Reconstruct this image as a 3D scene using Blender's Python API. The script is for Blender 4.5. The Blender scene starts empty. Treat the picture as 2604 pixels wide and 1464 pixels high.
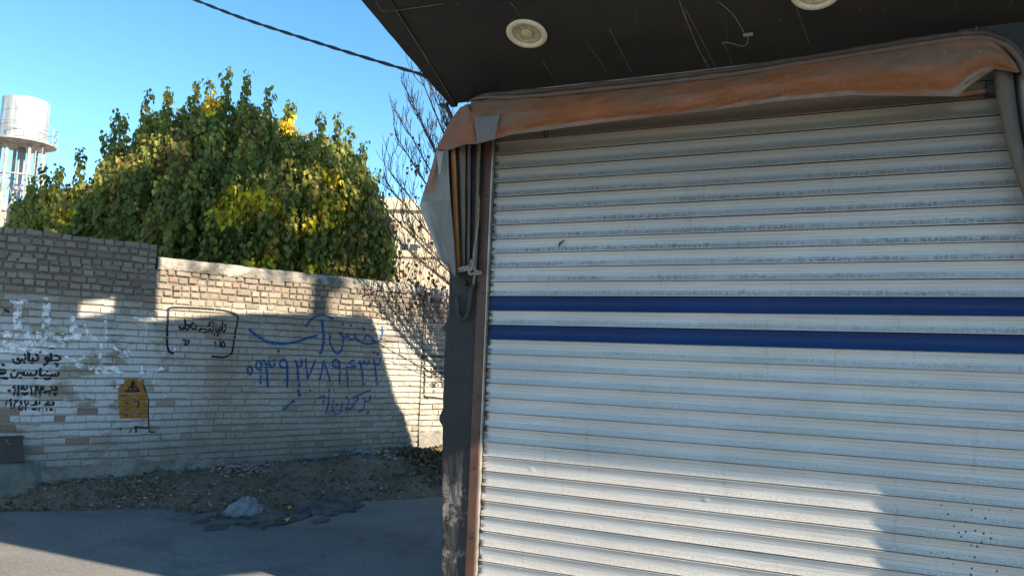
import bpy, math, random
from mathutils import Vector, noise
from mathutils.bvhtree import BVHTree
from math import sin, cos, pi, atan, sqrt, radians
R = random.Random(7)
scn = bpy.context.scene
COL = scn.collection
# ------------------------------------------------------------------ camera (pixel units of the photograph)
PW, PH, F, CX, CY = 2604, 1464, 2000.0, 1302.0, 732.0
EYE = Vector((0, 0, 1.55))
rho = atan(0.038); pit = atan((908 - CY) * cos(rho) / F)
w_ = Vector((0, cos(pit), sin(pit))); u0 = Vector((0, -sin(pit), cos(pit))); r0 = Vector((1, 0, 0))
cr = r0 * cos(rho) + u0 * sin(rho); cu = u0 * cos(rho) - r0 * sin(rho)
cam = bpy.data.objects.new('camera', bpy.data.cameras.new('camera')); COL.objects.link(cam)
from mathutils import Matrix
cam.matrix_world = Matrix(((cr.x, cu.x, -w_.x, EYE.x), (cr.y, cu.y, -w_.y, EYE.y), (cr.z, cu.z, -w_.z, EYE.z), (0, 0, 0, 1)))
cam.data.sensor_width = 36; cam.data.lens = F / PW * 36; cam.data.clip_end = 2000; cam.data.clip_start = 0.05
scn.camera = cam
# ------------------------------------------------------------------ light
SUN_EL, SUN_AZ = radians(30), radians(53)       # azimuth: right of straight behind the viewer
L = Vector((sin(SUN_AZ) * cos(SUN_EL), -cos(SUN_AZ) * cos(SUN_EL), sin(SUN_EL)))
wd = bpy.data.worlds.new('World'); scn.world = wd; wd.use_nodes = True
nt = wd.node_tree; bg = nt.nodes['Background']; sky = nt.nodes.new('ShaderNodeTexSky')
sky.sky_type = 'NISHITA'; sky.sun_disc = False; sky.sun_elevation = SUN_EL
sky.sun_rotation = math.atan2(L.x, L.y)
sky.air_density = 1.0; sky.dust_density = 0.0; sky.ozone_density = 1.5; sky.altitude = 1200
hs = nt.nodes.new('ShaderNodeHueSaturation'); hs.inputs['Saturation'].default_value = 1.24; hs.inputs['Hue'].default_value = 0.489; hs.inputs['Value'].default_value = 1.15
nt.links.new(sky.outputs[0], hs.inputs['Color']); nt.links.new(hs.outputs[0], bg.inputs[0]); bg.inputs[1].default_value = 0.085
sl = bpy.data.lights.new('sun', 'SUN'); sl.energy = 5.0; sl.angle = radians(0.53); sl.color = (1.0, 0.86, 0.66)
so = bpy.data.objects.new('sun', sl); COL.objects.link(so)
so.rotation_euler = L.to_track_quat('Z', 'Y').to_euler(); so.location = (0, 0, 30)
scn.view_settings.view_transform = 'Standard'; scn.view_settings.look = 'None'
scn.view_settings.exposure = 1.5; scn.view_settings.gamma = 1
# ------------------------------------------------------------------ frames
def ray(x, y): return cr * ((x - CX) / F) - cu * ((y - CY) / F) + w_
def hit(x, y, P, n):
    d = ray(x, y); return EYE + d * ((P - EYE).dot(n) / d.dot(n))
def at_depth(x, y, dep):
    d = ray(x, y); return EYE + d * (dep / d.y)
vs = ray(-3050, 745); vs.z = 0; SS = (-vs).normalized(); SN = Vector((SS.y, -SS.x, 0))
vw = ray(3578, 970); vw.z = 0; WT = vw.normalized(); WN = Vector((WT.y, -WT.x, 0))
UP = Vector((0, 0, 1))
SP = EYE + ray(1238, 899) * (0.08 * F / 36.6); SP.z = 0
W0 = EYE + ray(0, 870) * (0.07 * F / 19.5); W0.z = 0
def S(s, n, z): return SP + SS * s + SN * n + UP * z          # shop frame: along shutter, out of it, up
def Wl(t, m, z): return W0 + WT * t + WN * m + UP * z         # wall frame
def sh(x, y, n=0.0):
    P = hit(x, y, SP + SN * n, SN); q = P - SP; return (q.dot(SS), n, P.z)
def wpx(x, y, m=0.0):
    q = hit(x, y, W0 + WN * m, WN) - W0; return (q.dot(WT), q.z)
def gpx(x, y, z): return hit(x, y, Vector((0, 0, z)), UP)
# ------------------------------------------------------------------ mesh helpers
class MB:
    def __init__(s): s.v = []; s.f = []; s.mi = []; s.uv = []; s.col = []; s.useuv = False; s.usecol = False
    def vert(s, p, col=None):
        s.v.append(tuple(p)); s.col.append(col or (1, 1, 1, 1)); s.usecol |= col is not None
        return len(s.v) - 1
    def face(s, idx, mi=0, uv=None):
        s.f.append(tuple(idx)); s.mi.append(mi); s.uv.append(uv); s.useuv |= uv is not None
    def box(s, fr, lo, hi, mi=0, col=None):
        q = [(x, y, z) for x in (lo[0], hi[0]) for y in (lo[1], hi[1]) for z in (lo[2], hi[2])]
        i = [s.vert(fr(*p), col) for p in q]
        for fc in ((0, 1, 3, 2), (4, 6, 7, 5), (0, 4, 5, 1), (2, 3, 7, 6), (0, 2, 6, 4), (1, 5, 7, 3)):
            s.face([i[k] for k in fc], mi, [((q[k][0] + q[k][1] * 0.7), q[k][2] + q[k][1] * 0.3) for k in fc])
    def tube(s, pts, rad, seg=6, mi=0, cap=True, col=None):
        pts = [Vector(p) for p in pts]; n = len(pts)
        if not hasattr(rad, '__len__'): rad = [rad] * n
        rings = []; ref = None
        for k in range(n):
            d = (pts[min(k + 1, n - 1)] - pts[max(k - 1, 0)])
            d = d.normalized() if d.length > 1e-9 else UP
            if ref is None: ref = d.orthogonal().normalized()
            a = (ref - d * ref.dot(d)); a = a.normalized() if a.length > 1e-6 else d.orthogonal().normalized()
            ref = a; b = d.cross(a)
            rings.append([s.vert(pts[k] + (a * cos(2 * pi * j / seg) + b * sin(2 * pi * j / seg)) * rad[k], col) for j in range(seg)])
        for k in range(n - 1):
            for j in range(seg):
                j2 = (j + 1) % seg
                s.face((rings[k][j], rings[k][j2], rings[k + 1][j2], rings[k + 1][j]), mi)
        if cap:
            s.face(rings[0][::-1], mi); s.face(rings[-1], mi)
    def lathe(s, org, axis, prof, seg=32, mi=0, close=False):
        axis = axis.normalized(); a = axis.orthogonal().normalized(); b = axis.cross(a); rings = []
        for (r, h) in prof:
            rings.append([s.vert(org + axis * h + (a * cos(2 * pi * j / seg) + b * sin(2 * pi * j / seg)) * r) for j in range(seg)])
        for k in range(len(prof) - 1):
            for j in range(seg):
                j2 = (j + 1) % seg
                s.face((rings[k][j], rings[k][j2], rings[k + 1][j2], rings[k + 1][j]), mi)
        if close: s.face(rings[-1], mi); s.face(rings[0][::-1], mi)
    def grid(s, fn, nu, nv, mi=0, uvf=None, colf=None):
        id = [[s.vert(fn(i / nu, j / nv), colf(i / nu, j / nv) if colf else None) for j in range(nv + 1)] for i in range(nu + 1)]
        for i in range(nu):
            for j in range(nv):
                uv = None
                if uvf: uv = [uvf(a / nu, b / nv) for a, b in ((i, j), (i + 1, j), (i + 1, j + 1), (i, j + 1))]
                s.face((id[i][j], id[i + 1][j], id[i + 1][j + 1], id[i][j + 1]), mi, uv)
    def build(s, name, mats, parent=None, smooth=False, origin=None):
        if not isinstance(mats, (list, tuple)): mats = [mats]
        if parent is not None: org = WORLD[parent.name]
        else: org = Vector(origin) if origin is not None else Vector((0, 0, 0))
        me = bpy.data.meshes.new(name)
        me.from_pydata([(p[0] - org.x, p[1] - org.y, p[2] - org.z) for p in s.v], [], s.f)
        for m in mats: me.materials.append(m)
        me.polygons.foreach_set('material_index', s.mi)
        if smooth: me.polygons.foreach_set('use_smooth', [True] * len(s.f))
        if s.useuv:
            ul = me.uv_layers.new(name='UVMap'); flat = []
            for k, fc in enumerate(s.f):
                u = s.uv[k] or [(0, 0)] * len(fc)
                for q in u: flat += [q[0], q[1]]
            ul.data.foreach_set('uv', flat)
        if s.usecol:
            ca = me.color_attributes.new('col', 'FLOAT_COLOR', 'POINT'); ca.data.foreach_set('color', [c for q in s.col for c in q])
        me.validate(); me.update()
        o = bpy.data.objects.new(name, me); COL.objects.link(o)
        if parent is not None: o.parent = parent; WORLD[o.name] = org
        else: o.location = org; WORLD[o.name] = org
        return o
WORLD = {}
def tag(o, label, cat, group=None, kind=None):
    if label: o['label'] = label
    if cat: o['category'] = cat
    if group: o['group'] = group
    if kind: o['kind'] = kind
    return o
def thing(name, loc, label, cat, group=None):
    o = bpy.data.objects.new(name, None); COL.objects.link(o); o.location = loc; o.empty_display_size = 0.2
    WORLD[o.name] = Vector(loc); return tag(o, label, cat, group)
def catmull(pts, n=6, closed=False):
    pts = [Vector(p) for p in pts]
    if len(pts) < 3: return [pts[0].lerp(pts[-1], k / n) for k in range(n + 1)]
    out = []
    for k in range(len(pts) - 1):
        p0 = pts[max(k - 1, 0)]; p1 = pts[k]; p2 = pts[k + 1]; p3 = pts[min(k + 2, len(pts) - 1)]
        for j in range(n):
            t = j / n
            out.append(0.5 * ((2 * p1) + (p2 - p0) * t + (2 * p0 - 5 * p1 + 4 * p2 - p3) * t * t + (3 * p1 - p0 - 3 * p2 + p3) * t ** 3))
    out.append(pts[-1]); return out
def poly_at(pts, u):
    u = min(max(u, 0), 1); ls = [0]
    for a, b in zip(pts, pts[1:]): ls.append(ls[-1] + math.hypot(b[0] - a[0], b[1] - a[1]))
    d = u * ls[-1]
    for k in range(len(pts) - 1):
        if d <= ls[k + 1] or k == len(pts) - 2:
            t = (d - ls[k]) / max(ls[k + 1] - ls[k], 1e-9)
            return (pts[k][0] + (pts[k + 1][0] - pts[k][0]) * t, pts[k][1] + (pts[k + 1][1] - pts[k][1]) * t)
def interp(tab, x):
    if x <= tab[0][0]: return tab[0][1]
    for (a, b), (c, d) in zip(tab, tab[1:]):
        if x <= c: return b + (d - b) * (x - a) / (c - a)
    return tab[-1][1]
def nz(x, y=0.0, z=0.0): return noise.noise(Vector((x, y, z)))
# ------------------------------------------------------------------ materials
class N:
    def __init__(s, name, rough=0.8, metal=0.0, spec=0.5):
        s.m = bpy.data.materials.new(name); s.m.use_nodes = True; s.t = s.m.node_tree
        s.b = s.t.nodes['Principled BSDF']; s.b.inputs['Roughness'].default_value = rough
        s.b.inputs['Metallic'].default_value = metal; s.b.inputs['Specular IOR Level'].default_value = spec
    def n(s, typ, **kw):
        nd = s.t.nodes.new(typ)
        for k, v in kw.items():
            if k.startswith('i_'): nd.inputs[k[2:].replace('_', ' ')].default_value = v
            else: setattr(nd, k, v)
        return nd
    def lk(s, a, b): s.t.links.new(a, b)
    def co(s, kind='Object'): return s.n('ShaderNodeTexCoord').outputs[kind]
    def mapv(s, src, scale=(1, 1, 1), loc=(0, 0, 0)):
        m = s.n('ShaderNodeMapping'); m.inputs['Scale'].default_value = scale; m.inputs['Location'].default_value = loc
        s.lk(src, m.inputs['Vector']); return m.outputs[0]
    def noise(s, vec, scale, detail=4, rough=0.6, dist=0.0):
        t = s.n('ShaderNodeTexNoise'); t.inputs['Scale'].default_value = scale; t.inputs['Detail'].default_value = detail
        t.inputs['Roughness'].default_value = rough; t.inputs['Distortion'].default_value = dist; s.lk(vec, t.inputs['Vector']); return t.outputs[0]
    def ramp(s, src, a, b, ca=0.0, cb=1.0):
        r = s.n('ShaderNodeMapRange'); r.interpolation_type = 'SMOOTHSTEP'
        r.inputs[1].default_value = a; r.inputs[2].default_value = b; r.inputs[3].default_value = ca; r.inputs[4].default_value = cb
        s.lk(src, r.inputs[0]); return r.outputs[0]
    def math(s, op, a, b=None):
        m = s.n('ShaderNodeMath', operation=op)
        for k, q in enumerate((a, b)):
            if q is None: continue
            if isinstance(q, (int, float)): m.inputs[k].default_value = q
            else: s.lk(q, m.inputs[k])
        return m.outputs[0]
    def mix(s, fac, a, b):
        m = s.n('ShaderNodeMix', data_type='RGBA')
        if isinstance(fac, (int, float)): m.inputs[0].default_value = fac
        else: s.lk(fac, m.inputs[0])
        for k, q in ((6, a), (7, b)):
            if isinstance(q, tuple): m.inputs[k].default_value = (q + (1,))[:4]
            else: s.lk(q, m.inputs[k])
        return m.outputs[2]
    def base(s, c):
        if isinstance(c, tuple): s.b.inputs['Base Color'].default_value = (c + (1,))[:4]
        else: s.lk(c, s.b.inputs['Base Color'])
    def bump(s, h, strength=0.5, dist=0.01):
        b = s.n('ShaderNodeBump'); b.inputs['Strength'].default_value = strength; b.inputs['Distance'].default_value = dist
        s.lk(h, b.inputs['Height']); s.lk(b.outputs[0], s.b.inputs['Normal'])
    def rough(s, r): s.lk(r, s.b.inputs['Roughness'])
    def attr(s, name='col'): return s.n('ShaderNodeAttribute', attribute_name=name).outputs['Color']
    def sep(s, vec):
        x = s.n('ShaderNodeSeparateXYZ'); s.lk(vec, x.inputs[0]); return x.outputs
def plain(name, c, rough=0.7, metal=0.0, var=0.25, scale=6.0, bump=0.2, bscale=60, bdist=0.004):
    m = N(name, rough, metal); co = m.co()
    f = m.ramp(m.noise(co, scale, 5), 0.3, 0.7)
    m.base(m.mix(f, tuple(x * (1 - var) for x in c), tuple(x * (1 + var) for x in c)))
    if bump: m.bump(m.noise(co, bscale, 4), bump, bdist)
    return m.m
# brick: vertex colour per brick, white-wash layer placed by wall coordinates
def brick_mat():
    m = N('brick_whitewash', 0.92, 0, 0.25); uv = m.co('UV'); x, y, _ = m.sep(uv); col = m.attr('col')
    at = m.n('ShaderNodeAttribute', attribute_name='col'); paintable = at.outputs['Alpha']
    n1 = m.noise(uv, 1.3, 5, 0.65); n2 = m.noise(m.mapv(uv, (1, 1, 1), (7, 3, 0)), 9, 6, 0.7); n3 = m.noise(uv, 45, 4, 0.7)
    base = m.mix(m.ramp(n2, 0.35, 0.65, 0, 0.45), col, (0.20, 0.165, 0.13))
    base = m.mix(m.ramp(n3, 0.4, 0.7, 0, 0.35), base, (0.36, 0.32, 0.27))
    # paint
    beige = m.mix(m.ramp(n1, 0.38, 0.62), (0.315, 0.28, 0.225), (0.41, 0.38, 0.33))
    beige = m.mix(m.ramp(m.noise(m.mapv(uv, (1, 1, 1), (3, 9, 0)), 24, 4, 0.7), 0.44, 0.70, 0, 0.55), beige, (0.23, 0.20, 0.165))
    left = m.ramp(x, 2.1, 0.9)
    wn = m.noise(m.mapv(uv, (0.9, 1.6, 1), (11, 2, 0)), 2.3, 6, 0.68)
    wmask = m.math('MULTIPLY', m.ramp(wn, 0.40, 0.50), m.math('MULTIPLY', m.ramp(y, 2.0, 1.5), m.math('ADD', m.math('MULTIPLY', left, 0.75), 0.13)))
    paint = m.mix(wmask, beige, (0.60, 0.61, 0.63))
    wear = m.ramp(m.math('ADD', m.math('MULTIPLY', n2, 0.55), m.math('MULTIPLY', n3, 0.45)), 0.60, 0.68)
    pm = m.math('MULTIPLY', paintable, m.math('SUBTRACT', 1.0, m.math('MULTIPLY', wear, 0.6)))
    c = m.mix(pm, base, paint)
    damp = m.math('MULTIPLY', m.ramp(m.math('ADD', y, m.math('MULTIPLY', n1, 0.5)), 1.25, 0.55), 0.75)
    c = m.mix(damp, c, (0.20, 0.185, 0.165))
    m.base(c)
    h = m.math('ADD', m.math('MULTIPLY', n3, 0.5), m.math('MULTIPLY', n2, 0.9))
    m.bump(h, 1.0, 0.02); return m.m
M_BRICK = brick_mat()
def paint_mat(name, c, lo, hi, sc=28):
    m = N(name, 0.75, 0, 0.3); uv = m.co('UV'); n = m.noise(uv, sc, 5, 0.7)
    m.base(m.mix(m.ramp(m.noise(uv, 9, 3), 0.3, 0.7), c, tuple(min(1, x * 1.35 + 0.01) for x in c)))
    m.lk(m.ramp(n, lo, hi, 0, 1), m.b.inputs['Alpha']); return m.m
M_BLUEP = paint_mat('blue_spray_paint', (0.006, 0.062, 0.20), 0.15, 0.27)
M_BLACKP = paint_mat('black_stencil_paint', (0.012, 0.012, 0.014), 0.28, 0.40)
M_WHITEP = paint_mat('white_brushed_paint', (0.66, 0.67, 0.69), 0.42, 0.54, 16)
M_ORANGEP = paint_mat('ochre_paint', (0.25, 0.11, 0.016), 0.33, 0.45, 16)
def shutter_mat(name, white):
    m = N(name, 0.36, 0.12 if white else 0.0, 0.5 if white else 0.25); uv = m.co('UV'); u, v, _ = m.sep(uv)
    ph = m.math('FRACT', v)                    # 0 at the top of a slat, 1 at its bottom lip
    z = m.math('MULTIPLY', v, -0.08)           # v counts slats downwards
    fine = m.noise(m.mapv(uv, (75, 12, 1)), 1.0, 6, 0.72); streak = m.noise(m.mapv(uv, (1.6, 14, 1)), 1.0, 5, 0.7)
    blot = m.noise(m.mapv(uv, (1.1, 0.14, 1)), 1.0, 4, 0.6); vert = m.noise(m.mapv(uv, (130, 2.0, 1)), 1.0, 3, 0.6)
    if white: c0 = m.mix(m.ramp(blot, 0.35, 0.65), (0.47, 0.468, 0.465), (0.55, 0.547, 0.54))
    if white: c0 = m.mix(m.math('MULTIPLY', m.math('MULTIPLY', m.ramp(ph, 0.5, 0.85), m.ramp(v, -15, -11)), m.ramp(fine, 0.40, 0.62, 0, 0.75)), c0, (0.40, 0.325, 0.23))
    else: c0 = m.mix(m.ramp(blot, 0.35, 0.65), (0.003, 0.024, 0.10), (0.005, 0.034, 0.13))
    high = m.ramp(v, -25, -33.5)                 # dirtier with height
    band = m.math('MULTIPLY', m.ramp(m.math('ADD', ph, m.math('MULTIPLY', m.math('SUBTRACT', m.noise(m.mapv(uv, (38, 2.0, 1), (1, 7, 0)), 1.0, 5, 0.75), 0.5), 0.6)), 0.58, 0.82), m.ramp(ph, 0.945, 0.915))
    d = m.math('MULTIPLY', band, m.ramp(m.math('ADD', m.math('MULTIPLY', fine, 0.6), m.math('MULTIPLY', vert, 0.4)), 0.36, 0.62))
    d = m.math('MULTIPLY', d, m.math('ADD', m.math('MULTIPLY', m.ramp(v, -14, -28), 0.8), 0.22))
    d = m.math('MULTIPLY', d, m.ramp(m.noise(m.mapv(uv, (2.3, 0.9, 1), (4, 2, 0)), 1.0, 4, 0.7), 0.34, 0.58, 0.25, 1))
    c = m.mix(m.math('MULTIPLY', d, 1.0 if white else 0.12), c0, (0.07, 0.062, 0.048) if white else (0.10, 0.10, 0.11))
    gen = m.math('MULTIPLY', m.ramp(m.math('ADD', m.math('MULTIPLY', streak, 0.6), m.math('MULTIPLY', fine, 0.4)), 0.46, 0.66), 0.5)
    c = m.mix(gen, c, (0.36, 0.33, 0.27) if white else (0.008, 0.035, 0.13))
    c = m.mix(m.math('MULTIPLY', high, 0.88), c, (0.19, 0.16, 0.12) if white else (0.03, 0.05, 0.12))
    run = m.math('MULTIPLY', m.ramp(m.noise(m.mapv(uv, (16, 0.12, 1), (3, 3, 0)), 1.0, 5, 0.75), 0.58, 0.70), m.ramp(fine, 0.38, 0.6))
    c = m.mix(m.math('MULTIPLY', run, 0.5), c, (0.22, 0.19, 0.15) if white else (0.05, 0.055, 0.07))
    # grooves: thin dirt lines
    for p, a in ((0.14, 0.5), (0.25, 0.7), (0.47, 0.8), (0.58, 0.55), (0.66, 0.6), (0.73, 0.6)):
        w = m.math('ABSOLUTE', m.math('SUBTRACT', ph, p))
        g = m.math('MULTIPLY', m.ramp(w, 0.016, 0.004), m.ramp(streak, 0.40, 0.58, 0.2, 1))
        c = m.mix(m.math('MULTIPLY', g, a), c, (0.12, 0.105, 0.08) if white else (0.005, 0.02, 0.08))
    edge = m.math('MULTIPLY', m.ramp(m.math('ADD', u, m.math('MULTIPLY', fine, 0.05)), 0.06, 0.028), m.ramp(m.noise(m.mapv(uv, (9, 2.2, 1)), 1, 3), 0.42, 0.55))
    c = m.mix(edge, c, (0.02, 0.018, 0.016))
    # splashes low on the right
    vo = m.n('ShaderNodeTexVoronoi'); vo.inputs['Scale'].default_value = 1.0; m.lk(m.mapv(uv, (34, 2.7, 1)), vo.inputs['Vector'])
    sp = m.math('MULTIPLY', m.ramp(vo.outputs['Distance'], 0.20, 0.13), m.math('MULTIPLY', m.ramp(u, 2.0, 2.3), m.math('MULTIPLY', m.ramp(v, -13.5, -11), m.ramp(m.noise(m.mapv(uv, (5, .4, 1)), 1, 2), 0.44, 0.52))))
    c = m.mix(sp, c, (0.03, 0.03, 0.03))
    m.base(c); m.rough(m.ramp(m.math('ADD', d, gen), 0, 0.9, 0.30, 0.7))
    vd = m.n('ShaderNodeTexVoronoi'); vd.inputs['Scale'].default_value = 1.0; m.lk(m.mapv(uv, (3.1, 0.37, 1), (2, 5, 0)), vd.inputs['Vector'])
    h = m.math('ADD', m.math('MULTIPLY', streak, 0.5), m.math('MULTIPLY', m.noise(m.mapv(uv, (2.2, 1.0, 1)), 1.0, 3), 1.6))
    h = m.math('ADD', h, m.ramp(vd.outputs['Distance'], 0.0, 0.09, -1.6, 0))
    m.bump(h, 0.3, 0.007); return m.m
M_SLAT = shutter_mat('white_painted_slat', True); M_BLUE = shutter_mat('blue_painted_slat', False)
M_RAIL = plain('brown_painted_steel', (0.085, 0.038, 0.026), 0.45, 0, 0.3, 5, 0.15, 40)
M_RAILB = plain('bare_rail_lip', (0.42, 0.40, 0.36), 0.4, 0.6, 0.2, 9, 0.1)
M_STEEL = plain('dark_iron', (0.03, 0.026, 0.024), 0.5, 0.3, 0.4, 20, 0.4, 90)
def pillar_mat():
    m = N('black_painted_plaster', 0.62, 0, 0.4); co = m.co()
    n = m.noise(co, 3, 6, 0.7); f = m.noise(co, 40, 5, 0.7)
    c = m.mix(m.ramp(n, 0.35, 0.7), (0.017, 0.017, 0.019), (0.032, 0.031, 0.032))
    c = m.mix(m.ramp(f, 0.66, 0.72, 0, 0.6), c, (0.16, 0.15, 0.14))
    z = m.sep(m.n('ShaderNodeNewGeometry').outputs['Position'])[2]
    wear = m.math('MULTIPLY', m.ramp(m.noise(co, 7, 6, 0.75), 0.50, 0.58), m.ramp(m.math('ABSOLUTE', m.math('SUBTRACT', z, 0.60)), 0.36, 0.12))
    c = m.mix(m.math('MULTIPLY', wear, 0.8), c, (0.20, 0.185, 0.16)); m.base(c)
    m.bump(m.math('ADD', m.math('MULTIPLY', n, 1.0), m.math('MULTIPLY', f, 0.5)), 0.8, 0.012); return m.m
M_PILLAR = pillar_mat()
def soffit_mat():
    m = N('charcoal_soffit_panel', 0.55, 0, 0.4); uv = m.co('UV')
    n = m.noise(uv, 2.2, 6, 0.65); f = m.noise(uv, 120, 3, 0.7)
    c = m.mix(m.ramp(n, 0.3, 0.7), (0.019, 0.018, 0.017), (0.031, 0.029, 0.026))
    c = m.mix(m.ramp(f, 0.62, 0.8, 0, 0.5), c, (0.09, 0.085, 0.075))
    st = m.noise(m.mapv(uv, (26, 1.3, 1)), 1.0, 3, 0.6)
    c = m.mix(m.ramp(st, 0.66, 0.74, 0, 0.35), c, (0.10, 0.09, 0.08))
    vo = m.n('ShaderNodeTexVoronoi'); vo.inputs['Scale'].default_value = 9; m.lk(uv, vo.inputs['Vector'])
    c = m.mix(m.ramp(vo.outputs['Distance'], 0.06, 0.03, 0, 0.6), c, (0.14, 0.13, 0.12))
    m.base(c); m.bump(m.math('ADD', n, m.math('MULTIPLY', f, 0.2)), 0.25, 0.01); return m.m
M_SOFFIT = soffit_mat()
M_DRIP = plain('pale_drip_stain', (0.12, 0.11, 0.095), 0.8, 0, 0.3, 12, 0)
M_TRIM = plain('yellowed_plastic_ring', (0.62, 0.58, 0.43), 0.45, 0, 0.08, 30, 0.0)
M_REFL = plain('brushed_reflector', (0.5, 0.45, 0.34), 0.4, 0.4, 0.25, 60, 0.3, 200)
M_LENS = plain('yellow_led_lens', (0.46, 0.47, 0.26), 0.3, 0, 0.15, 80, 0.3, 120)
def canvas_mat(name):
    m = N(name, 0.85, 0, 0.25); uv = m.co('UV'); col = m.attr('col')
    n = m.noise(m.mapv(uv, (1.5, 2.5, 1)), 2.0, 6, 0.7); f = m.noise(m.mapv(uv, (1, 1.6, 1)), 55, 6, 0.78); n2 = m.noise(m.mapv(uv, (1, 1, 1), (5, 5, 0)), 5, 5, 0.7)
    c = m.mix(m.ramp(n, 0.50, 0.72, 0, 0.6), col, (0.22, 0.165, 0.13))
    c = m.mix(m.ramp(n2, 0.5, 0.7, 0, 0.5), c, (0.30, 0.11, 0.06))
    c = m.mix(m.ramp(f, 0.46, 0.72, 0, 0.6), c, (0.13, 0.095, 0.07))
    c = m.mix(m.ramp(m.noise(m.mapv(uv, (1, 1, 1), (2, 8, 0)), 14, 6, 0.75, 1.0), 0.60, 0.68, 0, 0.5), c, (0.33, 0.27, 0.22))
    m.base(c); m.bump(m.math('ADD', m.math('MULTIPLY', f, 0.4), n2), 0.5, 0.012); return m.m
M_CANVAS = canvas_mat('weathered_orange_canvas')
M_CLOTH = canvas_mat('grey_faded_cloth')
def cloth2():
    m = N('curtain_cloth', 0.9, 0, 0.2); co = m.co(); col = m.attr('col')
    f = m.noise(m.mapv(co, (1, 1, 0.35)), 26, 5, 0.75); n = m.noise(co, 7, 5, 0.7)
    c = m.mix(m.ramp(f, 0.42, 0.75, 0, 0.35), col, (0.10, 0.09, 0.08))
    c = m.mix(m.ramp(n, 0.5, 0.75, 0, 0.4), c, (0.22, 0.20, 0.18))
    m.base(c); m.bump(f, 0.4, 0.006); return m.m
M_CURT = cloth2()
M_ROPE = plain('dirty_rope', (0.25, 0.21, 0.17), 0.9, 0, 0.35, 40, 0.8, 120)
M_CABLE = plain('black_cable', (0.012, 0.012, 0.015), 0.55, 0, 0.2, 10, 0)
M_PLASTER = plain('dirty_plaster', (0.24, 0.215, 0.18), 0.9, 0, 0.2, 3, 0.6, 25, 0.02)
M_CEMENT = plain('pale_cement_cap', (0.30, 0.27, 0.23), 0.92, 0, 0.4, 9, 1.0, 30, 0.03)
M_CEMENT2 = plain('grey_green_cement', (0.15, 0.155, 0.135), 0.9, 0, 0.3, 6, 0.9, 30, 0.02)
M_SKIRT = plain('dirty_foot_render', (0.20, 0.185, 0.16), 0.92, 0, 0.35, 7, 1.0, 25, 0.03)
M_DARKMETAL = plain('black_sheet', (0.012, 0.014, 0.02), 0.5, 0, 0.3, 8, 0.2)
def asphalt():
    m = N('old_asphalt', 0.88, 0, 0.35); co = m.co()
    n = m.noise(co, 0.7, 5, 0.6); g = m.noise(co, 55, 4, 0.75); g2 = m.noise(m.mapv(co, (1, 1, 1), (3, 1, 0)), 150, 2, 0.6)
    c = m.mix(m.ramp(n, 0.35, 0.65), (0.13, 0.127, 0.122), (0.185, 0.18, 0.17))
    c = m.mix(m.ramp(g, 0.45, 0.72, 0, 0.7), c, (0.30, 0.285, 0.26))
    c = m.mix(m.ramp(m.noise(m.mapv(co, (1, 1, 1), (9, 4, 0)), 0.9, 6, 0.75, 1.5), 0.52, 0.60, 0, 0.35), c, (0.075, 0.073, 0.07))
    c = m.mix(m.ramp(g2, 0.56, 0.68, 0, 0.9), c, (0.03, 0.03, 0.031))
    c = m.mix(m.ramp(m.noise(co, 3.2, 4, 0.7), 0.58, 0.72, 0, 0.4), c, (0.15, 0.135, 0.115))
    m.base(c); m.bump(m.math('ADD', g, m.math('MULTIPLY', g2, 0.6)), 0.6, 0.008); return m.m
M_ASPH = asphalt()
def dirt():
    m = N('brown_dirt', 0.95, 0, 0.2); co = m.co()
    n = m.noise(co, 2.2, 6, 0.7); g = m.noise(co, 36, 5, 0.75)
    c = m.mix(m.ramp(n, 0.35, 0.65), (0.155, 0.112, 0.08), (0.225, 0.175, 0.13))
    c = m.mix(m.ramp(g, 0.52, 0.72, 0, 0.7), c, (0.28, 0.245, 0.205))
    m.base(c); m.bump(m.math('ADD', g, n), 0.9, 0.03); return m.m
M_DIRT = dirt()
M_GROUND = plain('dry_ground', (0.135, 0.125, 0.115), 0.95, 0, 0.2, 0.8, 0.5, 8, 0.05)
def attr_mat(name, rough=0.8, trans=0.0, spec=0.3, bump=0.0, var=0.25, vs_=14):
    m = N(name, rough, 0, spec); c = m.attr('col'); co = m.co()
    c2 = m.mix(m.ramp(m.noise(co, vs_, 4), 0.3, 0.7, 0, var), c, (0.02, 0.02, 0.01))
    m.base(c2)
    if bump: m.bump(m.noise(co, 60, 4), bump, 0.01)
    if trans:
        t = m.n('ShaderNodeBsdfTranslucent'); m.lk(c2, t.inputs[0]); mx = m.n('ShaderNodeMixShader'); mx.inputs[0].default_value = trans
        m.lk(m.b.outputs[0], mx.inputs[1]); m.lk(t.outputs[0], mx.inputs[2]); m.lk(mx.outputs[0], m.t.nodes['Material Output'].inputs[0])
    return m.m
M_LEAF = attr_mat('mulberry_leaf', 0.5, 0.42, 0.35)
M_LITTER = attr_mat('dry_leaf_litter', 0.85, 0, 0.2)
M_STONE = attr_mat('rubble_stone', 0.95, 0, 0.2, 0.5)
M_BARK = plain('grey_brown_bark', (0.085, 0.07, 0.058), 0.9, 0, 0.35, 12, 0.9, 40, 0.02)
M_TWIG = plain('dark_twig', (0.055, 0.043, 0.04), 0.85, 0, 0.3, 20, 0.0)
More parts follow.
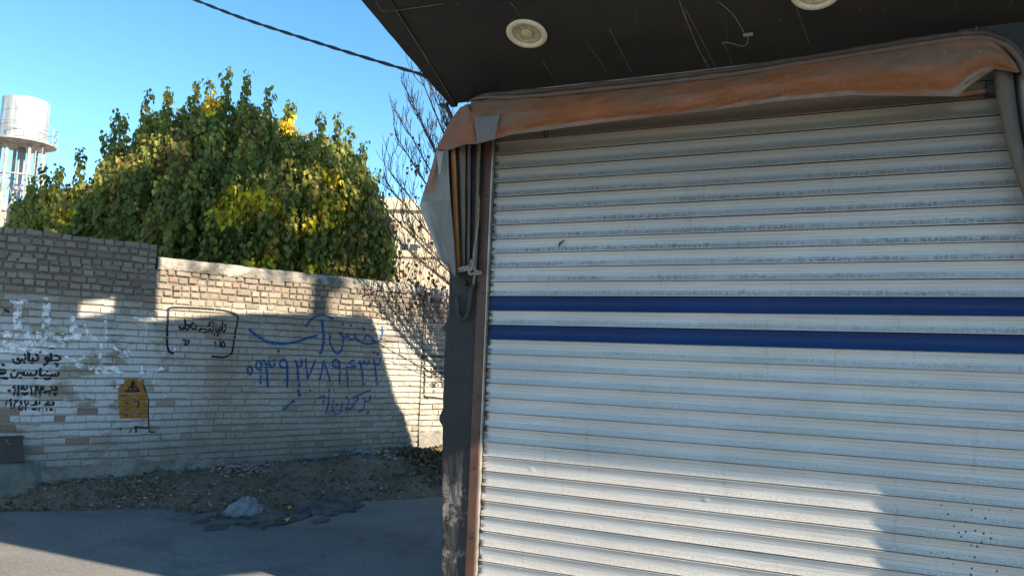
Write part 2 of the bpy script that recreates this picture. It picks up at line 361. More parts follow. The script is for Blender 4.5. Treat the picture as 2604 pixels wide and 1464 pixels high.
def tank_mat():
    m = N('galvanised_tank', 0.42, 0.55, 0.5); co = m.co()
    st = m.noise(m.mapv(co, (5, 5, 0.35)), 1.0, 5, 0.7); n = m.noise(co, 2.0, 5, 0.7)
    c = m.mix(m.ramp(st, 0.38, 0.66), (0.42, 0.42, 0.41), (0.70, 0.71, 0.72))
    c = m.mix(m.ramp(n, 0.55, 0.75, 0, 0.4), c, (0.34, 0.31, 0.27)); m.base(c); m.rough(m.ramp(n, 0.3, 0.7, 0.35, 0.6)); return m.m
M_TANK = tank_mat()
M_TFRAME = plain('rusty_light_steel', (0.36, 0.33, 0.30), 0.6, 0.3, 0.35, 3, 0.2)
M_RUST = plain('rusted_edge', (0.24, 0.12, 0.07), 0.8, 0.1, 0.4, 8, 0.2)
def stone_mat():
    m = N('cream_facade_stone', 0.85, 0, 0.3); co = m.co()
    n = m.noise(co, 0.6, 5, 0.65); f = m.noise(co, 6, 5, 0.7)
    c = m.mix(m.ramp(n, 0.35, 0.65), (0.42, 0.35, 0.25), (0.55, 0.47, 0.35)); c = m.mix(m.ramp(f, 0.5, 0.75, 0, 0.5), c, (0.30, 0.24, 0.17))
    m.base(c); m.bump(f, 0.5, 0.05); return m.m
M_STONEB = stone_mat()
M_ROOF = plain('grey_bitumen_roof', (0.10, 0.095, 0.09), 0.9, 0, 0.2, 2, 0.3)
def glass():
    m = N('window_glass', 0.08, 0, 0.6); m.base((0.03, 0.035, 0.04)); return m.m
M_GLASS = glass()
M_WFRAME = plain('white_window_frame', (0.5, 0.48, 0.45), 0.5, 0, 0.1, 5, 0)
def bag_mat():
    m = N('thin_white_plastic', 0.35, 0, 0.5); co = m.co()
    n = m.noise(co, 14, 5, 0.7); c = m.mix(m.ramp(n, 0.35, 0.65), (0.22, 0.225, 0.24), (0.36, 0.37, 0.39)); m.base(c)
    m.bump(m.noise(co, 30, 4, 0.7, 1.0), 0.7, 0.02)
    t = m.n('ShaderNodeBsdfTranslucent'); m.lk(c, t.inputs[0]); mx = m.n('ShaderNodeMixShader'); mx.inputs[0].default_value = 0.25
    m.lk(m.b.outputs[0], mx.inputs[1]); m.lk(t.outputs[0], mx.inputs[2]); m.lk(mx.outputs[0], m.t.nodes['Material Output'].inputs[0]); return m.m
M_BAG = bag_mat()
M_YLEAF = plain('yellow_leaf', (0.55, 0.46, 0.06), 0.6, 0, 0.2, 60, 0)
#SETTING
# ------------------------------------------------------------------ ground, road, bank
RZ = 0.06
mb = MB(); mb.grid(lambda u, v: Vector((-300 + 600 * u, -200 + 700 * v, 0)), 2, 2); tag(mb.build('ground', M_GROUND), None, None, None, 'structure')
EDGE = [(-60, 1306), (0, 1300), (200, 1298), (330, 1294), (400, 1293), (440, 1298), (500, 1312), (560, 1330), (640, 1341), (720, 1336), (790, 1314), (840, 1284), (880, 1275), (960, 1272), (1050, 1268), (1130, 1262), (1200, 1258)]
edge = []
for (x, y) in EDGE:
    p = gpx(x, y, RZ); q = p - W0; edge.append((q.dot(WT), q.dot(WN)))
edge = [(-14.0, edge[0][1] - 0.15)] + edge + [(14.0, edge[-1][1] + 0.1)]
e2 = []
for k in range(len(edge) - 1):
    n = 3 if k in (0, len(edge) - 2) else 5
    for j in range(n): e2.append((edge[k][0] + (edge[k + 1][0] - edge[k][0]) * j / n, edge[k][1] + (edge[k + 1][1] - edge[k][1]) * j / n))
e2.append(edge[-1])
e2 = [(t, m + 0.018 * nz(t * 9, 1.3) + 0.01 * nz(t * 31, 5)) for t, m in e2]
mb = MB(); rows = []
for (t, m) in e2:
    c = [mb.vert(Wl(t, m, -0.02)), mb.vert(Wl(t, m, RZ - 0.004))]
    for j in range(1, 9):
        mm = m + 0.006 + (13 - m) * (j - 1) / 7 if j > 1 else m + 0.006
        c.append(mb.vert(Wl(t, mm, RZ + (0.0 if j > 2 else 0.0))))
    rows.append(c)
for a, b in zip(rows, rows[1:]):
    for j in range(len(a) - 1): mb.face((a[j], b[j], b[j + 1], a[j + 1]))
tag(mb.build('road', M_ASPH), None, None, None, 'structure')
HB = [(-3, 0.17), (0, 0.19), (1.5, 0.235), (2.4, 0.25), (3.2, 0.27), (4.0, 0.30), (4.7, 0.27), (5.3, 0.24), (8, 0.2)]
def edge_m(t): return interp(e2, t)
def bank(t, m):
    e = edge_m(t); x = min(max(m / max(e, 0.05), 0), 1.15); hb = interp(HB, t)
    k = 1 - x; k = k * k * (3 - 2 * k) if k > 0 else 0
    bump_ = 0.05 * nz(t * 2.3, m * 3.1, 2) + 0.022 * nz(t * 7, m * 8, 4) + 0.008 * nz(t * 23, m * 23)
    mound = 0.09 * math.exp(-((t - 3.6) / 0.8) ** 2 - ((m - 0.45) / 0.3) ** 2) + 0.05 * math.exp(-((t - 2.3) / 0.4) ** 2 - ((m - 0.30) / 0.2) ** 2)
    return 0.015 + (hb - 0.015) * k + (bump_ + mound) * min(1, 0.35 + 2.2 * k) * (1 if x < 1 else 0.3)
mb = MB(); mb.grid(lambda u, v: (lambda t: Wl(t, -0.3 + (edge_m(t) + 0.10 + 0.3) * v, bank(t, -0.3 + (edge_m(t) + 0.40) * v)))(-4 + 12 * u), 300, 34)
tag(mb.build('dirt_bank', M_DIRT, smooth=True), None, None, None, 'structure')
# ------------------------------------------------------------------ brick wall
TOPL, TOPR, TSTEP, TCRACK = 2.565, 2.44, 1.30, 4.670
PATCH = [(0.35, 0.95, 0.62, 0.98)]
def wall_piece(t0, t1, top, capz, seed, dm, paint_top, zmin=0.0):
    R = random.Random(seed); mb = MB(); ch = 0.0705; joint = 0.012
    zc = top if capz is None else capz
    nrow = int(zc / ch) + 1
    for rI in range(nrow):
        z1 = zc - rI * ch; z0 = z1 - ch + joint
        if z1 < zmin + 0.02: break
        painted_row = z1 < paint_top
        t = t0; headers = (rI % 2 == 1) if not painted_row else (rI % 5 == 1)
        if rI % 2: t -= 0.06
        while t < t1 - 0.02:
            ln = (0.088 if headers else (0.185 if painted_row else 0.15)) * R.uniform(0.9, 1.08)
            if not headers and R.random() < (0.22 if painted_row else 0.4): ln *= 0.55
            a = max(t, t0); b = min(t + ln, t1); t += ln
            if t1 - b < 0.04: b = t1; t = t1 + 0.01
            if b - a < 0.03: continue
            vj = R.uniform(0.006, 0.014) if not painted_row else R.choice((0.0005, 0.001, 0.001, 0.002, 0.005))
            t += vj
            wav = 0.011 * nz(a * 1.3, z1 * 9, seed) + 0.006 * nz(a * 5, z1 * 9, seed)
            prot = dm + R.gauss(0, 0.0035) + (R.uniform(-0.006, 0.010) if not painted_row else 0.0)
            tilt = R.gauss(0, 0.006 if painted_row else 0.022); dz0 = R.gauss(0, 0.0012 if painted_row else 0.003); hh0 = R.uniform(0.0, 0.004) if painted_row else R.uniform(-0.002, 0.007)
            if R.random() < 0.035 and not painted_row: prot -= 0.012
            vd = 0.003 if painted_row and R.random() < 0.5 else 0.022; tint = R.random(); g = R.uniform(0.8, 1.2)
            if painted_row: base = (0.26 * g, 0.20 * g, 0.145 * g)
            elif tint < 0.08: base = (0.27 * g, 0.18 * g, 0.13 * g)
            elif tint < 0.55: base = (0.22 * g, 0.185 * g, 0.15 * g)
            else: base = (0.29 * g, 0.245 * g, 0.19 * g)
            pa = 1.0 if painted_row else (0.5 if z1 < paint_top + 0.07 and R.random() < 0.4 else 0.0)
            if painted_row and 0.0 < a < 0.78 and 0.50 < z1 < 0.98 and R.random() < 0.17:
                pa = 0.12; base = (0.17 * g, 0.085 * g, 0.05 * g)
            elif painted_row and R.random() < 0.03: pa = 0.35
            elif painted_row and a > 2.8 and z1 < 0.75 and R.random() < 0.4: pa = R.uniform(0.2, 0.6); base = (0.21 * g, 0.165 * g, 0.12 * g)
            col = base + (pa,)
            ins = 0.008 if painted_row else 0.016
            nb = 3 if b - a < 0.13 else 6; ix = ins * (0.28 if painted_row else 0.8)
            # outer ring (in the joint) and inner front ring with worn, wavy edges
            def ring(inset, m, jit):
                pts = []; ix_ = inset / ins * ix
                for k in range(nb + 1): pts.append((a + ix_ + (b - a - 2 * ix_) * k / nb, z0 + wav + dz0 + hh0 + inset * 0.8 + tilt * (b - a) * (k / nb - 0.5)))
                for k in range(nb + 1): pts.append((b - ix_ - (b - a - 2 * ix_) * k / nb, z1 + wav + dz0 - inset * 0.5 + tilt * (b - a) * (0.5 - k / nb)))
                out = []
                for kk, (x, z) in enumerate(pts):
                    x += R.uniform(-jit, jit); z += R.uniform(-jit, jit); mm = m + R.uniform(-jit, jit) * 0.5 + ((0.024 - vd) if inset == 0 and kk in (0, nb, nb + 1, 2 * nb + 1) else 0)
                    out.append((mb.vert(Wl(x, mm, z), col), (x, z)))
                return out
            o_ = ring(0, dm - 0.024, 0.001); i1 = ring(ins * 0.35, prot - ins * 0.35, 0.0012); i2 = ring(ins, prot, 0.0026)
            for A, B in ((o_, i1), (i1, i2)):
                for k in range(len(A)):
                    k2 = (k + 1) % len(A)
                    q = (A[k], A[k2], B[k2], B[k]); mb.face([x[0] for x in q], 0, [x[1] for x in q])
            n1 = nb + 1
            for k in range(nb):
                q = (i2[k], i2[k + 1], i2[2 * n1 - 2 - k], i2[2 * n1 - 1 - k]); mb.face([x[0] for x in q], 0, [x[1] for x in q])
    # mortar sheet, core, top
    nn = int((t1 - t0) / 0.1)
    mort = (0.145, 0.125, 0.105)
    zs = [0.0, paint_top, paint_top + 0.01, zc]
    for za, zb, pa in ((zmin, max(zmin, paint_top), 0.5), (max(zmin, paint_top), zc - 0.012, 0.0)):
        if zb - za < 0.01: continue
        q = [(t0, za), (t1, za), (t1, zb), (t0, zb)]
        mb.face([mb.vert(Wl(x, dm - 0.019, z), mort + (pa,)) for x, z in q], 0, q)
    q = [(t0, dm - 0.24, zmin), (t1, dm - 0.24, zmin), (t1, dm - 0.24, zc - .006), (t0, dm - 0.24, zc - .006)]
    mb.face([mb.vert(Wl(*p), mort + (0,)) for p in q][::-1], 0, [(p[0], p[2]) for p in q])
    q = [(t0, dm - 0.012, zc - .006), (t1, dm - 0.012, zc - .006), (t1, dm - 0.24, zc - .006), (t0, dm - 0.24, zc - .006)]
    mb.face([mb.vert(Wl(*p), mort + (0,)) for p in q], 0, [(p[0], p[1]) for p in q])
    for tt, sg in ((t0, 1), (t1, -1)):
        q = [(tt, dm - 0.24, zmin), (tt, dm - 0.012, zmin), (tt, dm - 0.012, zc - .006), (tt, dm - 0.24, zc - .006)]
        mb.face([mb.vert(Wl(*p), mort + (0,)) for p in q][::sg], 0, [(p[1], p[2]) for p in q])
    return mb
wall = thing('brick_wall', Wl(2, 0, 0), 'long weathered brick wall with whitewashed lower courses and painted Persian lettering', 'wall')
wl1 = wall_piece(-4.0, TSTEP, TOPL, None, 3, 0.0, 1.9, 2.31); wl2 = wall_piece(-4.0, TCRACK, TOPR, 2.312, 5, -0.003, 2.03)
wl1.build('high_brickwork', M_BRICK, wall); wl2.build('low_brickwork', M_BRICK, wall)
wall2 = thing('brick_wall', Wl(6, 0, 0), 'short brick wall beyond the vertical crack, half hidden behind the black pillar', 'wall')
wl3 = wall_piece(TCRACK + 0.004, 9.0, 2.42, 2.30, 9, 0.012, 1.96); wl3.build('brickwork', M_BRICK, wall2)
def cap_mesh(t0, t1, z0, z1, dm):
    mb = MB(); n = int((t1 - t0) / 0.05)
    prof = [(0.006, 0), (0.016, 0.12), (0.016, 0.8), (0.004, 0.98), (-0.03, 1.04), (-0.12, 1.0), (-0.22, 0.98), (-0.25, 0.85), (-0.25, 0)]
    def fn(u, v):
        t = t0 + (t1 - t0) * u; k = v * (len(prof) - 1); i = min(int(k), len(prof) - 2); f = k - i
        m = prof[i][0] * (1 - f) + prof[i + 1][0] * f; z = prof[i][1] * (1 - f) + prof[i + 1][1] * f
        return Wl(t, dm + m + 0.006 * nz(t * 6, v * 5), z0 + (z1 - z0) * z + 0.010 * nz(t * 2.2, 3) + 0.006 * nz(t * 9, v * 4) - (0.02 * abs(nz(t * 4, 8)) if v < 0.05 else 0))
    mb.grid(fn, n, len(prof) - 1); return mb
cap_mesh(TSTEP + 0.012, TCRACK, 2.32, TOPR, -0.006).build('cement_coping', M_CEMENT, wall, True)
cap_mesh(TCRACK + 0.004, 9.0, 2.30, 2.42, 0.012).build('cement_coping', M_CEMENT, wall2, True)
# render coat at the foot of the wall
def skirt(t0, t1, zt, dm):
    mb = MB()
    def fn(u, v):
        t = t0 + (t1 - t0) * u; z = (zt + 0.09 * nz(t * 2.1, 1) + 0.04 * nz(t * 9)) * v
        return Wl(t, dm + 0.016 - 0.018 * max(0, v - 0.75) * 4 + 0.006 * nz(t * 8, z * 8), z)
    mb.grid(fn, int((t1 - t0) / 0.05), 14); return mb
skirt(-4.0, 2.2, 0.37, 0).build('cement_skirting', M_SKIRT, wall, True)
skirt(TCRACK + 0.004, 9, 0.56, 0.012).build('cement_skirting', M_SKIRT, wall2, True)
# ------------------------------------------------------------------ lettering, laid on the relief of the bricks
def bvh_of(*mbs):
    V = []; Fc = []
    for m_ in mbs:
        o = len(V); V += [Vector(p) for p in m_.v]; Fc += [tuple(i + o for i in f) for f in m_.f]
    return BVHTree.FromPolygons(V, Fc)
BV = bvh_of(wl1, wl2, wl3)
def onwall(t, z, off=0.0025):
    h = BV.ray_cast(Wl(t, 0.5, z), -WN, 1.0)
    m = 0.5 - h[3] if h[0] is not None else 0.0
    return Wl(t, max(m, -0.012) + off, z)
def stroke(mb, pts, wpxl, tile=None, n=5, smooth=True):
    if tile: pts = [(tile[0] + x * tile[2], tile[1] + y * tile[2]) for x, y in pts]; wpxl = wpxl * tile[2]
    q = [Vector(wpx(x, y)).to_2d() for x, y in pts]
    if len(q) == 1: q = [q[0] - Vector((0.004, 0)), q[0] + Vector((0.004, 0))]
    sc = (wpx(pts[0][0] + 10, pts[0][1])[0] - wpx(pts[0][0], pts[0][1])[0]); sv = abs(wpx(pts[0][0], pts[0][1] + 10)[1] - wpx(pts[0][0], pts[0][1])[1]) / 10
    hw = wpxl * sv * 0.5
    c = [v.to_2d() for v in catmull([Vector((a.x, a.y, 0)) for a in q], n)] if len(q) > 2 else q
    # resample
    d = [c[0]]
    for a, b in zip(c, c[1:]):
        k = max(1, int((b - a).length / 0.008))
        for j in range(1, k + 1): d.append(a.lerp(b, j / k))
    hd = (d[0] - d[1]).normalized() * hw * 0.6; tl = (d[-1] - d[-2]).normalized() * hw * 0.6
    d = [d[0] + hd] + d + [d[-1] + tl]; rows = []
    for k, p in enumerate(d):
        g = (d[min(k + 1, len(d) - 1)] - d[max(k - 1, 0)]); g = g.normalized() if g.length > 1e-9 else Vector((1, 0))
        nn = Vector((-g.y, g.x)); ww = hw * (1 + 0.18 * nz(p.x * 30, p.y * 30)) * (0.55 if k in (0, len(d) - 1) else 1)
        row = []
        for s in (-1, -0.5, 0, 0.5, 1):
            x = p + nn * ww * s; row.append((mb.vert(onwall(x.x, x.y)), (x.x, x.y)))
        rows.append(row)
    for a, b in zip(rows, rows[1:]):
        for j in range(4):
            qd = (a[j], b[j], b[j + 1], a[j + 1]); mb.face([x[0] for x in qd], 0, [x[1] for x in qd])
TA = (620, 790, 0.1934); TB = (800, 790, 0.1934); TL = (0, 880, 0.1243); TS = (410, 770, 0.1036); TR = (1040, 860, 0.1243); TE = (280, 950, 0.1105); TWH = (0, 740, 0.1941)
blue = MB()
for t, w, p in [
 (TA, 27, [(75, 245), (150, 310), (230, 365), (310, 405), (420, 428), (560, 430), (700, 405), (830, 360), (955, 325)]), (TA, 34, [(460, 525)]),
 (TA, 20, [(85, 725), (105, 750), (112, 790), (95, 830), (65, 825), (52, 780), (60, 745), (85, 725)]),
 (TA, 20, [(225, 690), (195, 655), (165, 690), (165, 740), (195, 770), (225, 745), (232, 690)]), (TA, 20, [(232, 680), (224, 760), (222, 850), (220, 950)]),
 (TA, 24, [(260, 645), (290, 700), (302, 800), (318, 1005)]), (TA, 20, [(290, 700), (325, 700), (335, 655), (338, 700), (370, 745), (400, 710), (402, 640)]),
 (TA, 20, [(572, 710), (545, 645), (500, 650), (470, 690), (490, 730), (540, 745), (572, 725)]), (TA, 24, [(572, 690), (574, 850), (570, 1000)]),
 (TA, 24, [(680, 650), (700, 720), (715, 850), (730, 1000)]), (TA, 20, [(700, 715), (740, 735), (765, 700), (755, 635)]),
 (TA, 20, [(815, 630), (825, 750), (842, 895)]), (TA, 20, [(842, 895), (890, 780), (945, 650)]),
 (TA, 18, [(720, 1040), (725, 1085), (722, 1112)]), (TA, 20, [(720, 1112), (752, 1105)]), (TA, 22, [(870, 1045)]), (TA, 18, [(655, 1180), (610, 1215), (560, 1270), (510, 1310)]),
 (TA, 18, [(640, 1190), (670, 1195)]),
 (TA, 22, [(820, 205), (860, 140), (920, 90), (980, 65), (1040, 58), (1110, 75), (1175, 115)]),
 (TB, 28, [(100, 135), (110, 220), (120, 320), (115, 430), (95, 520), (70, 560)]),
 (TB, 20, [(200, 290), (200, 380), (225, 480), (275, 545), (320, 555), (355, 510), (372, 430), (370, 340), (335, 280)]),
 (TB, 18, [(335, 280), (360, 330), (395, 355), (425, 340), (435, 295)]), (TB, 18, [(435, 335), (465, 370), (500, 375), (525, 350), (530, 295)]),
 (TB, 20, [(530, 335), (580, 395), (640, 425), (720, 435), (800, 420), (860, 390), (890, 320), (885, 210)]),
 (TB, 18, [(655, 385), (665, 345), (700, 320), (740, 355), (790, 402)]), (TB, 18, [(640, 215), (660, 265)]),
 (TB, 30, [(370, 180)]), (TB, 30, [(475, 190)]), (TB, 28, [(785, 545)]), (TB, 28, [(828, 572)]),
 (TB, 20, [(70, 905), (95, 780), (120, 660)]), (TB, 20, [(120, 660), (160, 770), (205, 925)]),
 (TB, 20, [(332, 680), (290, 645), (245, 665), (240, 710), (285, 740), (330, 720)]), (TB, 18, [(335, 660), (330, 780), (334, 945)]),
 (TB, 18, [(525, 650), (480, 660), (465, 690), (500, 715), (545, 740), (480, 742), (415, 735)]), (TB, 20, [(415, 735), (430, 850), (445, 1000)]),
 (TB, 20, [(595, 660), (625, 780), (635, 880), (640, 980)]), (TB, 18, [(605, 690), (640, 690), (655, 655), (662, 690), (690, 702), (715, 675), (716, 650)]),
 (TB, 20, [(780, 640), (795, 740), (810, 850), (815, 970)]), (TB, 18, [(790, 690), (825, 710), (855, 690), (860, 630)]),
 (TB, 15, [(195, 1025), (190, 1120), (180, 1230), (150, 1350)]), (TB, 15, [(255, 1170), (235, 1240), (250, 1320), (290, 1355), (340, 1325), (362, 1250), (360, 1210)]), (TB, 20, [(295, 1235)]),
 (TB, 14, [(415, 1120), (450, 1170), (440, 1240), (410, 1280)]), (TB, 15, [(410, 1285), (470, 1285), (510, 1240), (530, 1200), (570, 1160), (560, 1110)]), (TB, 15, [(500, 1140), (570, 1110), (640, 1080), (735, 1040)]),
 (TB, 15, [(660, 1150), (660, 1200), (645, 1280), (580, 1330)]), (TB, 15, [(660, 1180), (700, 1190), (730, 1160), (735, 1115)]), (TB, 18, [(685, 1330), (688, 1345)]), (TB, 18, [(715, 1325), (705, 1350)]),
 (TB, 14, [(55, 1140), (95, 1125), (130, 1115), (125, 1170), (100, 1215)])]: stroke(blue, p, w * 1.35, t)
o = blue.build('blue_lettering', M_BLUEP, wall)
blk = MB()
for w, p in [
 (34, [(1110, 200), (1150, 185), (1200, 215), (1245, 245), (1200, 282), (1120, 288), (1050, 295)]), (46, [(1042, 150), (1050, 230), (1042, 295)]),
 (34, [(1042, 298), (970, 300), (930, 262), (938, 225), (985, 228), (990, 270), (975, 330), (940, 370), (890, 385)]), (38, [(1140, 355)]), (38, [(1185, 370)]), (36, [(1165, 408)]), (22, [(1035, 50), (1100, 40)]),
 (36, [(835, 120), (770, 145), (735, 165)]), (36, [(745, 170), (780, 215), (770, 285), (690, 288), (665, 235)]), (36, [(690, 288), (590, 288), (575, 255)]), (50, [(592, 108), (588, 250)]), (42, [(660, 345)]),
 (34, [(510, 160), (520, 250), (490, 285), (430, 265)]), (40, [(500, 335)]), (34, [(385, 240), (350, 265), (420, 300), (400, 345), (330, 350), (280, 320), (265, 262)]),
 (34, [(1195, 530), (1190, 600), (1050, 602), (930, 595), (830, 598)]), (30, [(1128, 560), (1126, 600)]), (30, [(1068, 560), (1066, 600)]), (26, [(930, 560), (928, 595)]), (46, [(830, 455), (822, 590)]), (34, [(975, 515)]), (46, [(910, 655), (965, 672), (1040, 650)]),
 (36, [(750, 490), (745, 560), (700, 592), (560, 590), (495, 585), (490, 525)]), (30, [(632, 540), (630, 590)]), (30, [(566, 540), (565, 590)]), (34, [(480, 590), (430, 545), (370, 545), (350, 600), (300, 640), (240, 620), (225, 560)]), (36, [(705, 655), (765, 655)]), (34, [(280, 500), (310, 495)]), (28, [(395, 640), (445, 635)]),
 (110, [(-60, 525), (85, 525)]), (50, [(-60, 655), (150, 655)]), (30, [(40, 370), (95, 390)]), (24, [(60, 345), (65, 400)]),
 (26, [(160, 905), (205, 890), (190, 930)]), (28, [(310, 800), (268, 845), (315, 862), (285, 1000)]), (36, [(378, 805), (378, 1000)]), (30, [(438, 885), (448, 812), (485, 815), (488, 880), (540, 870), (556, 812)]), (44, [(460, 960), (510, 985), (570, 950)]),
 (30, [(665, 812), (620, 835), (640, 872), (655, 1000)]), (36, [(790, 822), (720, 830), (765, 880), (722, 905), (720, 1010)]), (36, [(905, 830), (830, 835), (885, 880), (820, 885), (825, 1010)]), (26, [(915, 960), (950, 935), (905, 925), (1040, 905), (1065, 870), (1035, 830)]), (24, [(1016, 930), (1014, 1010)]), (34, [(1138, 830), (1165, 890), (1095, 892)]), (34, [(1100, 970), (1160, 965), (1110, 1010)]),
 (24, [(145, 1100), (118, 1205)]), (30, [(240, 1085), (195, 1100), (225, 1140), (228, 1270)]), (28, [(300, 1100), (345, 1130), (380, 1092), (305, 1165), (288, 1260)]), (28, [(445, 1110), (412, 1150), (450, 1160), (388, 1245), (430, 1310)]), (26, [(510, 1100), (520, 1185), (568, 1180), (575, 1110)]), (24, [(525, 1190), (525, 1310)]), (24, [(462, 1220), (460, 1310)]),
 (26, [(740, 1120), (702, 1192)]), (26, [(740, 1120), (755, 1192), (640, 1200)]), (28, [(815, 1130), (808, 1192)]), (40, [(665, 1285), (740, 1290)]), (30, [(935, 1190), (980, 1140), (1008, 1162)]), (34, [(1080, 1140), (1092, 1190), (925, 1202)]), (22, [(800, 1270), (800, 1320)]), (24, [(962, 1270), (950, 1320)]), (46, [(1030, 1290), (1065, 1300)])]: stroke(blk, p, w * 1.2, TL)
for w, p in [(20, [(12, 786), (22, 793)]), ]: stroke(blk, p, 6)
for w, p in [
 (44, [(170, 150), (300, 112), (600, 120), (900, 130), (1200, 150), (1500, 180), (1700, 225), (1820, 270), (1885, 360), (1862, 520), (1822, 720), (1792, 900), (1770, 1080), (1740, 1220), (1650, 1290), (1500, 1330), (1250, 1310)]),
 (46, [(172, 150), (170, 350), (152, 600), (146, 850), (152, 1020), (182, 1160), (260, 1230), (360, 1220)]),
 (34, [(1560, 520), (1582, 600), (1560, 700), (1525, 690)]), (34, [(1505, 460), (1500, 600), (1500, 690)]), (34, [(1450, 590), (1440, 690), (1345, 690), (1340, 620)]), (30, [(1396, 620), (1392, 690)]), (32, [(1345, 520), (1348, 530)]),
 (34, [(1285, 570), (1262, 690), (1220, 690), (1205, 640)]), (40, [(1180, 650), (1120, 700), (1060, 718)]), (36, [(1110, 640), (1060, 652)]), (38, [(1040, 632), (980, 640), (930, 685)]), (40, [(1195, 450), (1160, 570)]), (36, [(1268, 460), (1282, 515)]),
 (30, [(862, 520), (855, 605)]), (36, [(800, 500), (742, 520), (732, 590), (790, 640), (872, 640)]), (44, [(590, 400), (592, 560)]), (44, [(592, 560), (680, 545), (668, 640), (600, 640), (595, 580)]), (46, [(450, 560), (470, 640), (540, 640), (542, 590)]), (30, [(1312, 765), (1300, 795)]), (38, [(1410, 740), (1380, 812)]),
 (32, [(1525, 930), (1562, 1010), (1555, 1072), (1500, 1070), (1488, 1020), (1525, 930)]), (34, [(1450, 920), (1450, 1080)]), (30, [(1318, 940), (1338, 1025)]), (34, [(530, 915), (600, 920), (590, 1035)]), (34, [(640, 915), (685, 940), (630, 1035)])]: stroke(blk, p, w * 1.2, TS)
for w, p in [
 (40, [(760, 388), (520, 368), (300, 358)]), (40, [(300, 225), (300, 360), (308, 600), (305, 900), (295, 1150), (325, 1195), (450, 1205), (700, 1242)]),
 (34, [(438, 620), (460, 700), (485, 660)]), (36, [(548, 550), (540, 600), (490, 632)]), (54, [(505, 700), (550, 702)]), (34, [(600, 610), (640, 600), (675, 628)]), (56, [(605, 712), (655, 718)]), (44, [(690, 712), (760, 722)]), (34, [(455, 750), (455, 800)]), (34, [(652, 760), (660, 812)]),
 (34, [(425, 955)]), (34, [(588, 955)]), (34, [(475, 890), (484, 1000)]), (34, [(516, 1000), (516, 895), (552, 915)]), (34, [(662, 900), (680, 1005)]), (40, [(490, 1065), (500, 1110)])]: stroke(blk, p, w * 1.15, TR)
o = blk.build('black_lettering', M_BLACKP, wall)
wh = MB()
for w, p in [(95, [(225, 120), (228, 300), (230, 490)]), (100, [(612, 110), (605, 300), (598, 500)]), (50, [(150, 130), (350, 140)]), (95, [(60, 560), (300, 565), (560, 580), (880, 600)]), (90, [(60, 680), (300, 690), (560, 680), (820, 700)]), (70, [(20, 770), (300, 760), (600, 800)]),
 (34, [(1090, 390), (1140, 520), (1150, 640)]), (34, [(1380, 340), (1395, 560), (1405, 770)]), (30, [(1210, 700), (1222, 870)]), (34, [(1322, 670), (1312, 870)]), (60, [(960, 340), (925, 430)]), (110, [(960, 480), (1010, 560), (940, 650)]), (70, [(1210, 580), (1240, 640)]),
 (28, [(860, 850), (980, 905), (1110, 850)]), (32, [(1500, 740), (1600, 800), (1720, 775)]), (36, [(1560, 850), (1680, 865)]), (34, [(1760, 350), (1850, 370)]), (34, [(1940, 330), (2060, 390)]), (60, [(1000, 960), (1200, 1010), (1600, 1000)]), (50, [(1250, 1060), (1640, 1050)]), (50, [(1840, 970), (1880, 1080), (2150, 1000)]), (26, [(2280, 720), (2300, 830)]), (24, [(1910, 420), (1925, 560)])]: stroke(wh, p, w, TWH)
for w, p in [(80, [(1020, -60), (980, 60), (990, 200)]), (50, [(150, 330), (280, 180)]), (70, [(1230, 430), (1250, 470), (1240, 520)])]: stroke(wh, p, w, TE)
wh.build('white_paint_smears', M_WHITEP, wall)
og = MB()
LFT = [(110, 330), (230, 330), (235, 240), (400, 190), (560, 190), (750, 200), (900, 205), (1025, 225)]; RGT = [(110, 760), (230, 765), (330, 800), (450, 830), (560, 850), (700, 868), (900, 870), (1025, 850)]
rows = []
for k in range(90):
    y = 110 + (1025 - 110) * k / 89; a = interp(LFT, y); b = interp(RGT, y); row = []
    for j in range(44):
        x = a + (b - a) * j / 43; px, py = TE[0] + x * TE[2], TE[1] + y * TE[2]; t, z = wpx(px, py); row.append((og.vert(onwall(t, z, 0.0016)), (t, z)))
    rows.append(row)
for a, b in zip(rows, rows[1:]):
    for j in range(43):
        qd = (a[j], a[j + 1], b[j + 1], b[j]); og.face([x[0] for x in qd], 0, [x[1] for x in qd])
emb = og.build('painted_ochre_panel', M_ORANGEP, wall)
em = MB()
for w, p in [(60, [(530, 190), (522, 240)]), (30, [(530, 155), (530, 190)]), (84, [(528, 215), (524, 232)]), (50, [(524, 240), (522, 275)]), (40, [(524, 290), (520, 420)]), (26, [(540, 310), (480, 300), (440, 325), (430, 365)]), (26, [(520, 310), (590, 300), (630, 325), (645, 365)]),
 (36, [(372, 378), (392, 412), (450, 392), (480, 400)]), (36, [(570, 385), (620, 402), (672, 385), (665, 405)]), (24, [(765, 230), (800, 330), (840, 470), (890, 620), (880, 850), (885, 1060), (895, 1230), (925, 1330), (1015, 1335)]), (30, [(575, 1215), (720, 1230), (865, 1255)]), (34, [(600, 1225), (590, 1340)]),
 (26, [(575, 640), (655, 660), (640, 785)]), (24, [(350, 660), (430, 690)]), (22, [(340, 805), (375, 815)]), (22, [(405, 835), (420, 815)]), (26, [(330, 950), (390, 945), (370, 985)]), (20, [(270, 490), (300, 500)]), (20, [(330, 495), (390, 480)]), (26, [(235, 1290), (260, 1270)]), (26, [(440, 1340), (490, 1270)])]: stroke(em, p, w * 1.3, TE)
em.build('black_flame_emblem', M_BLACKP, wall)
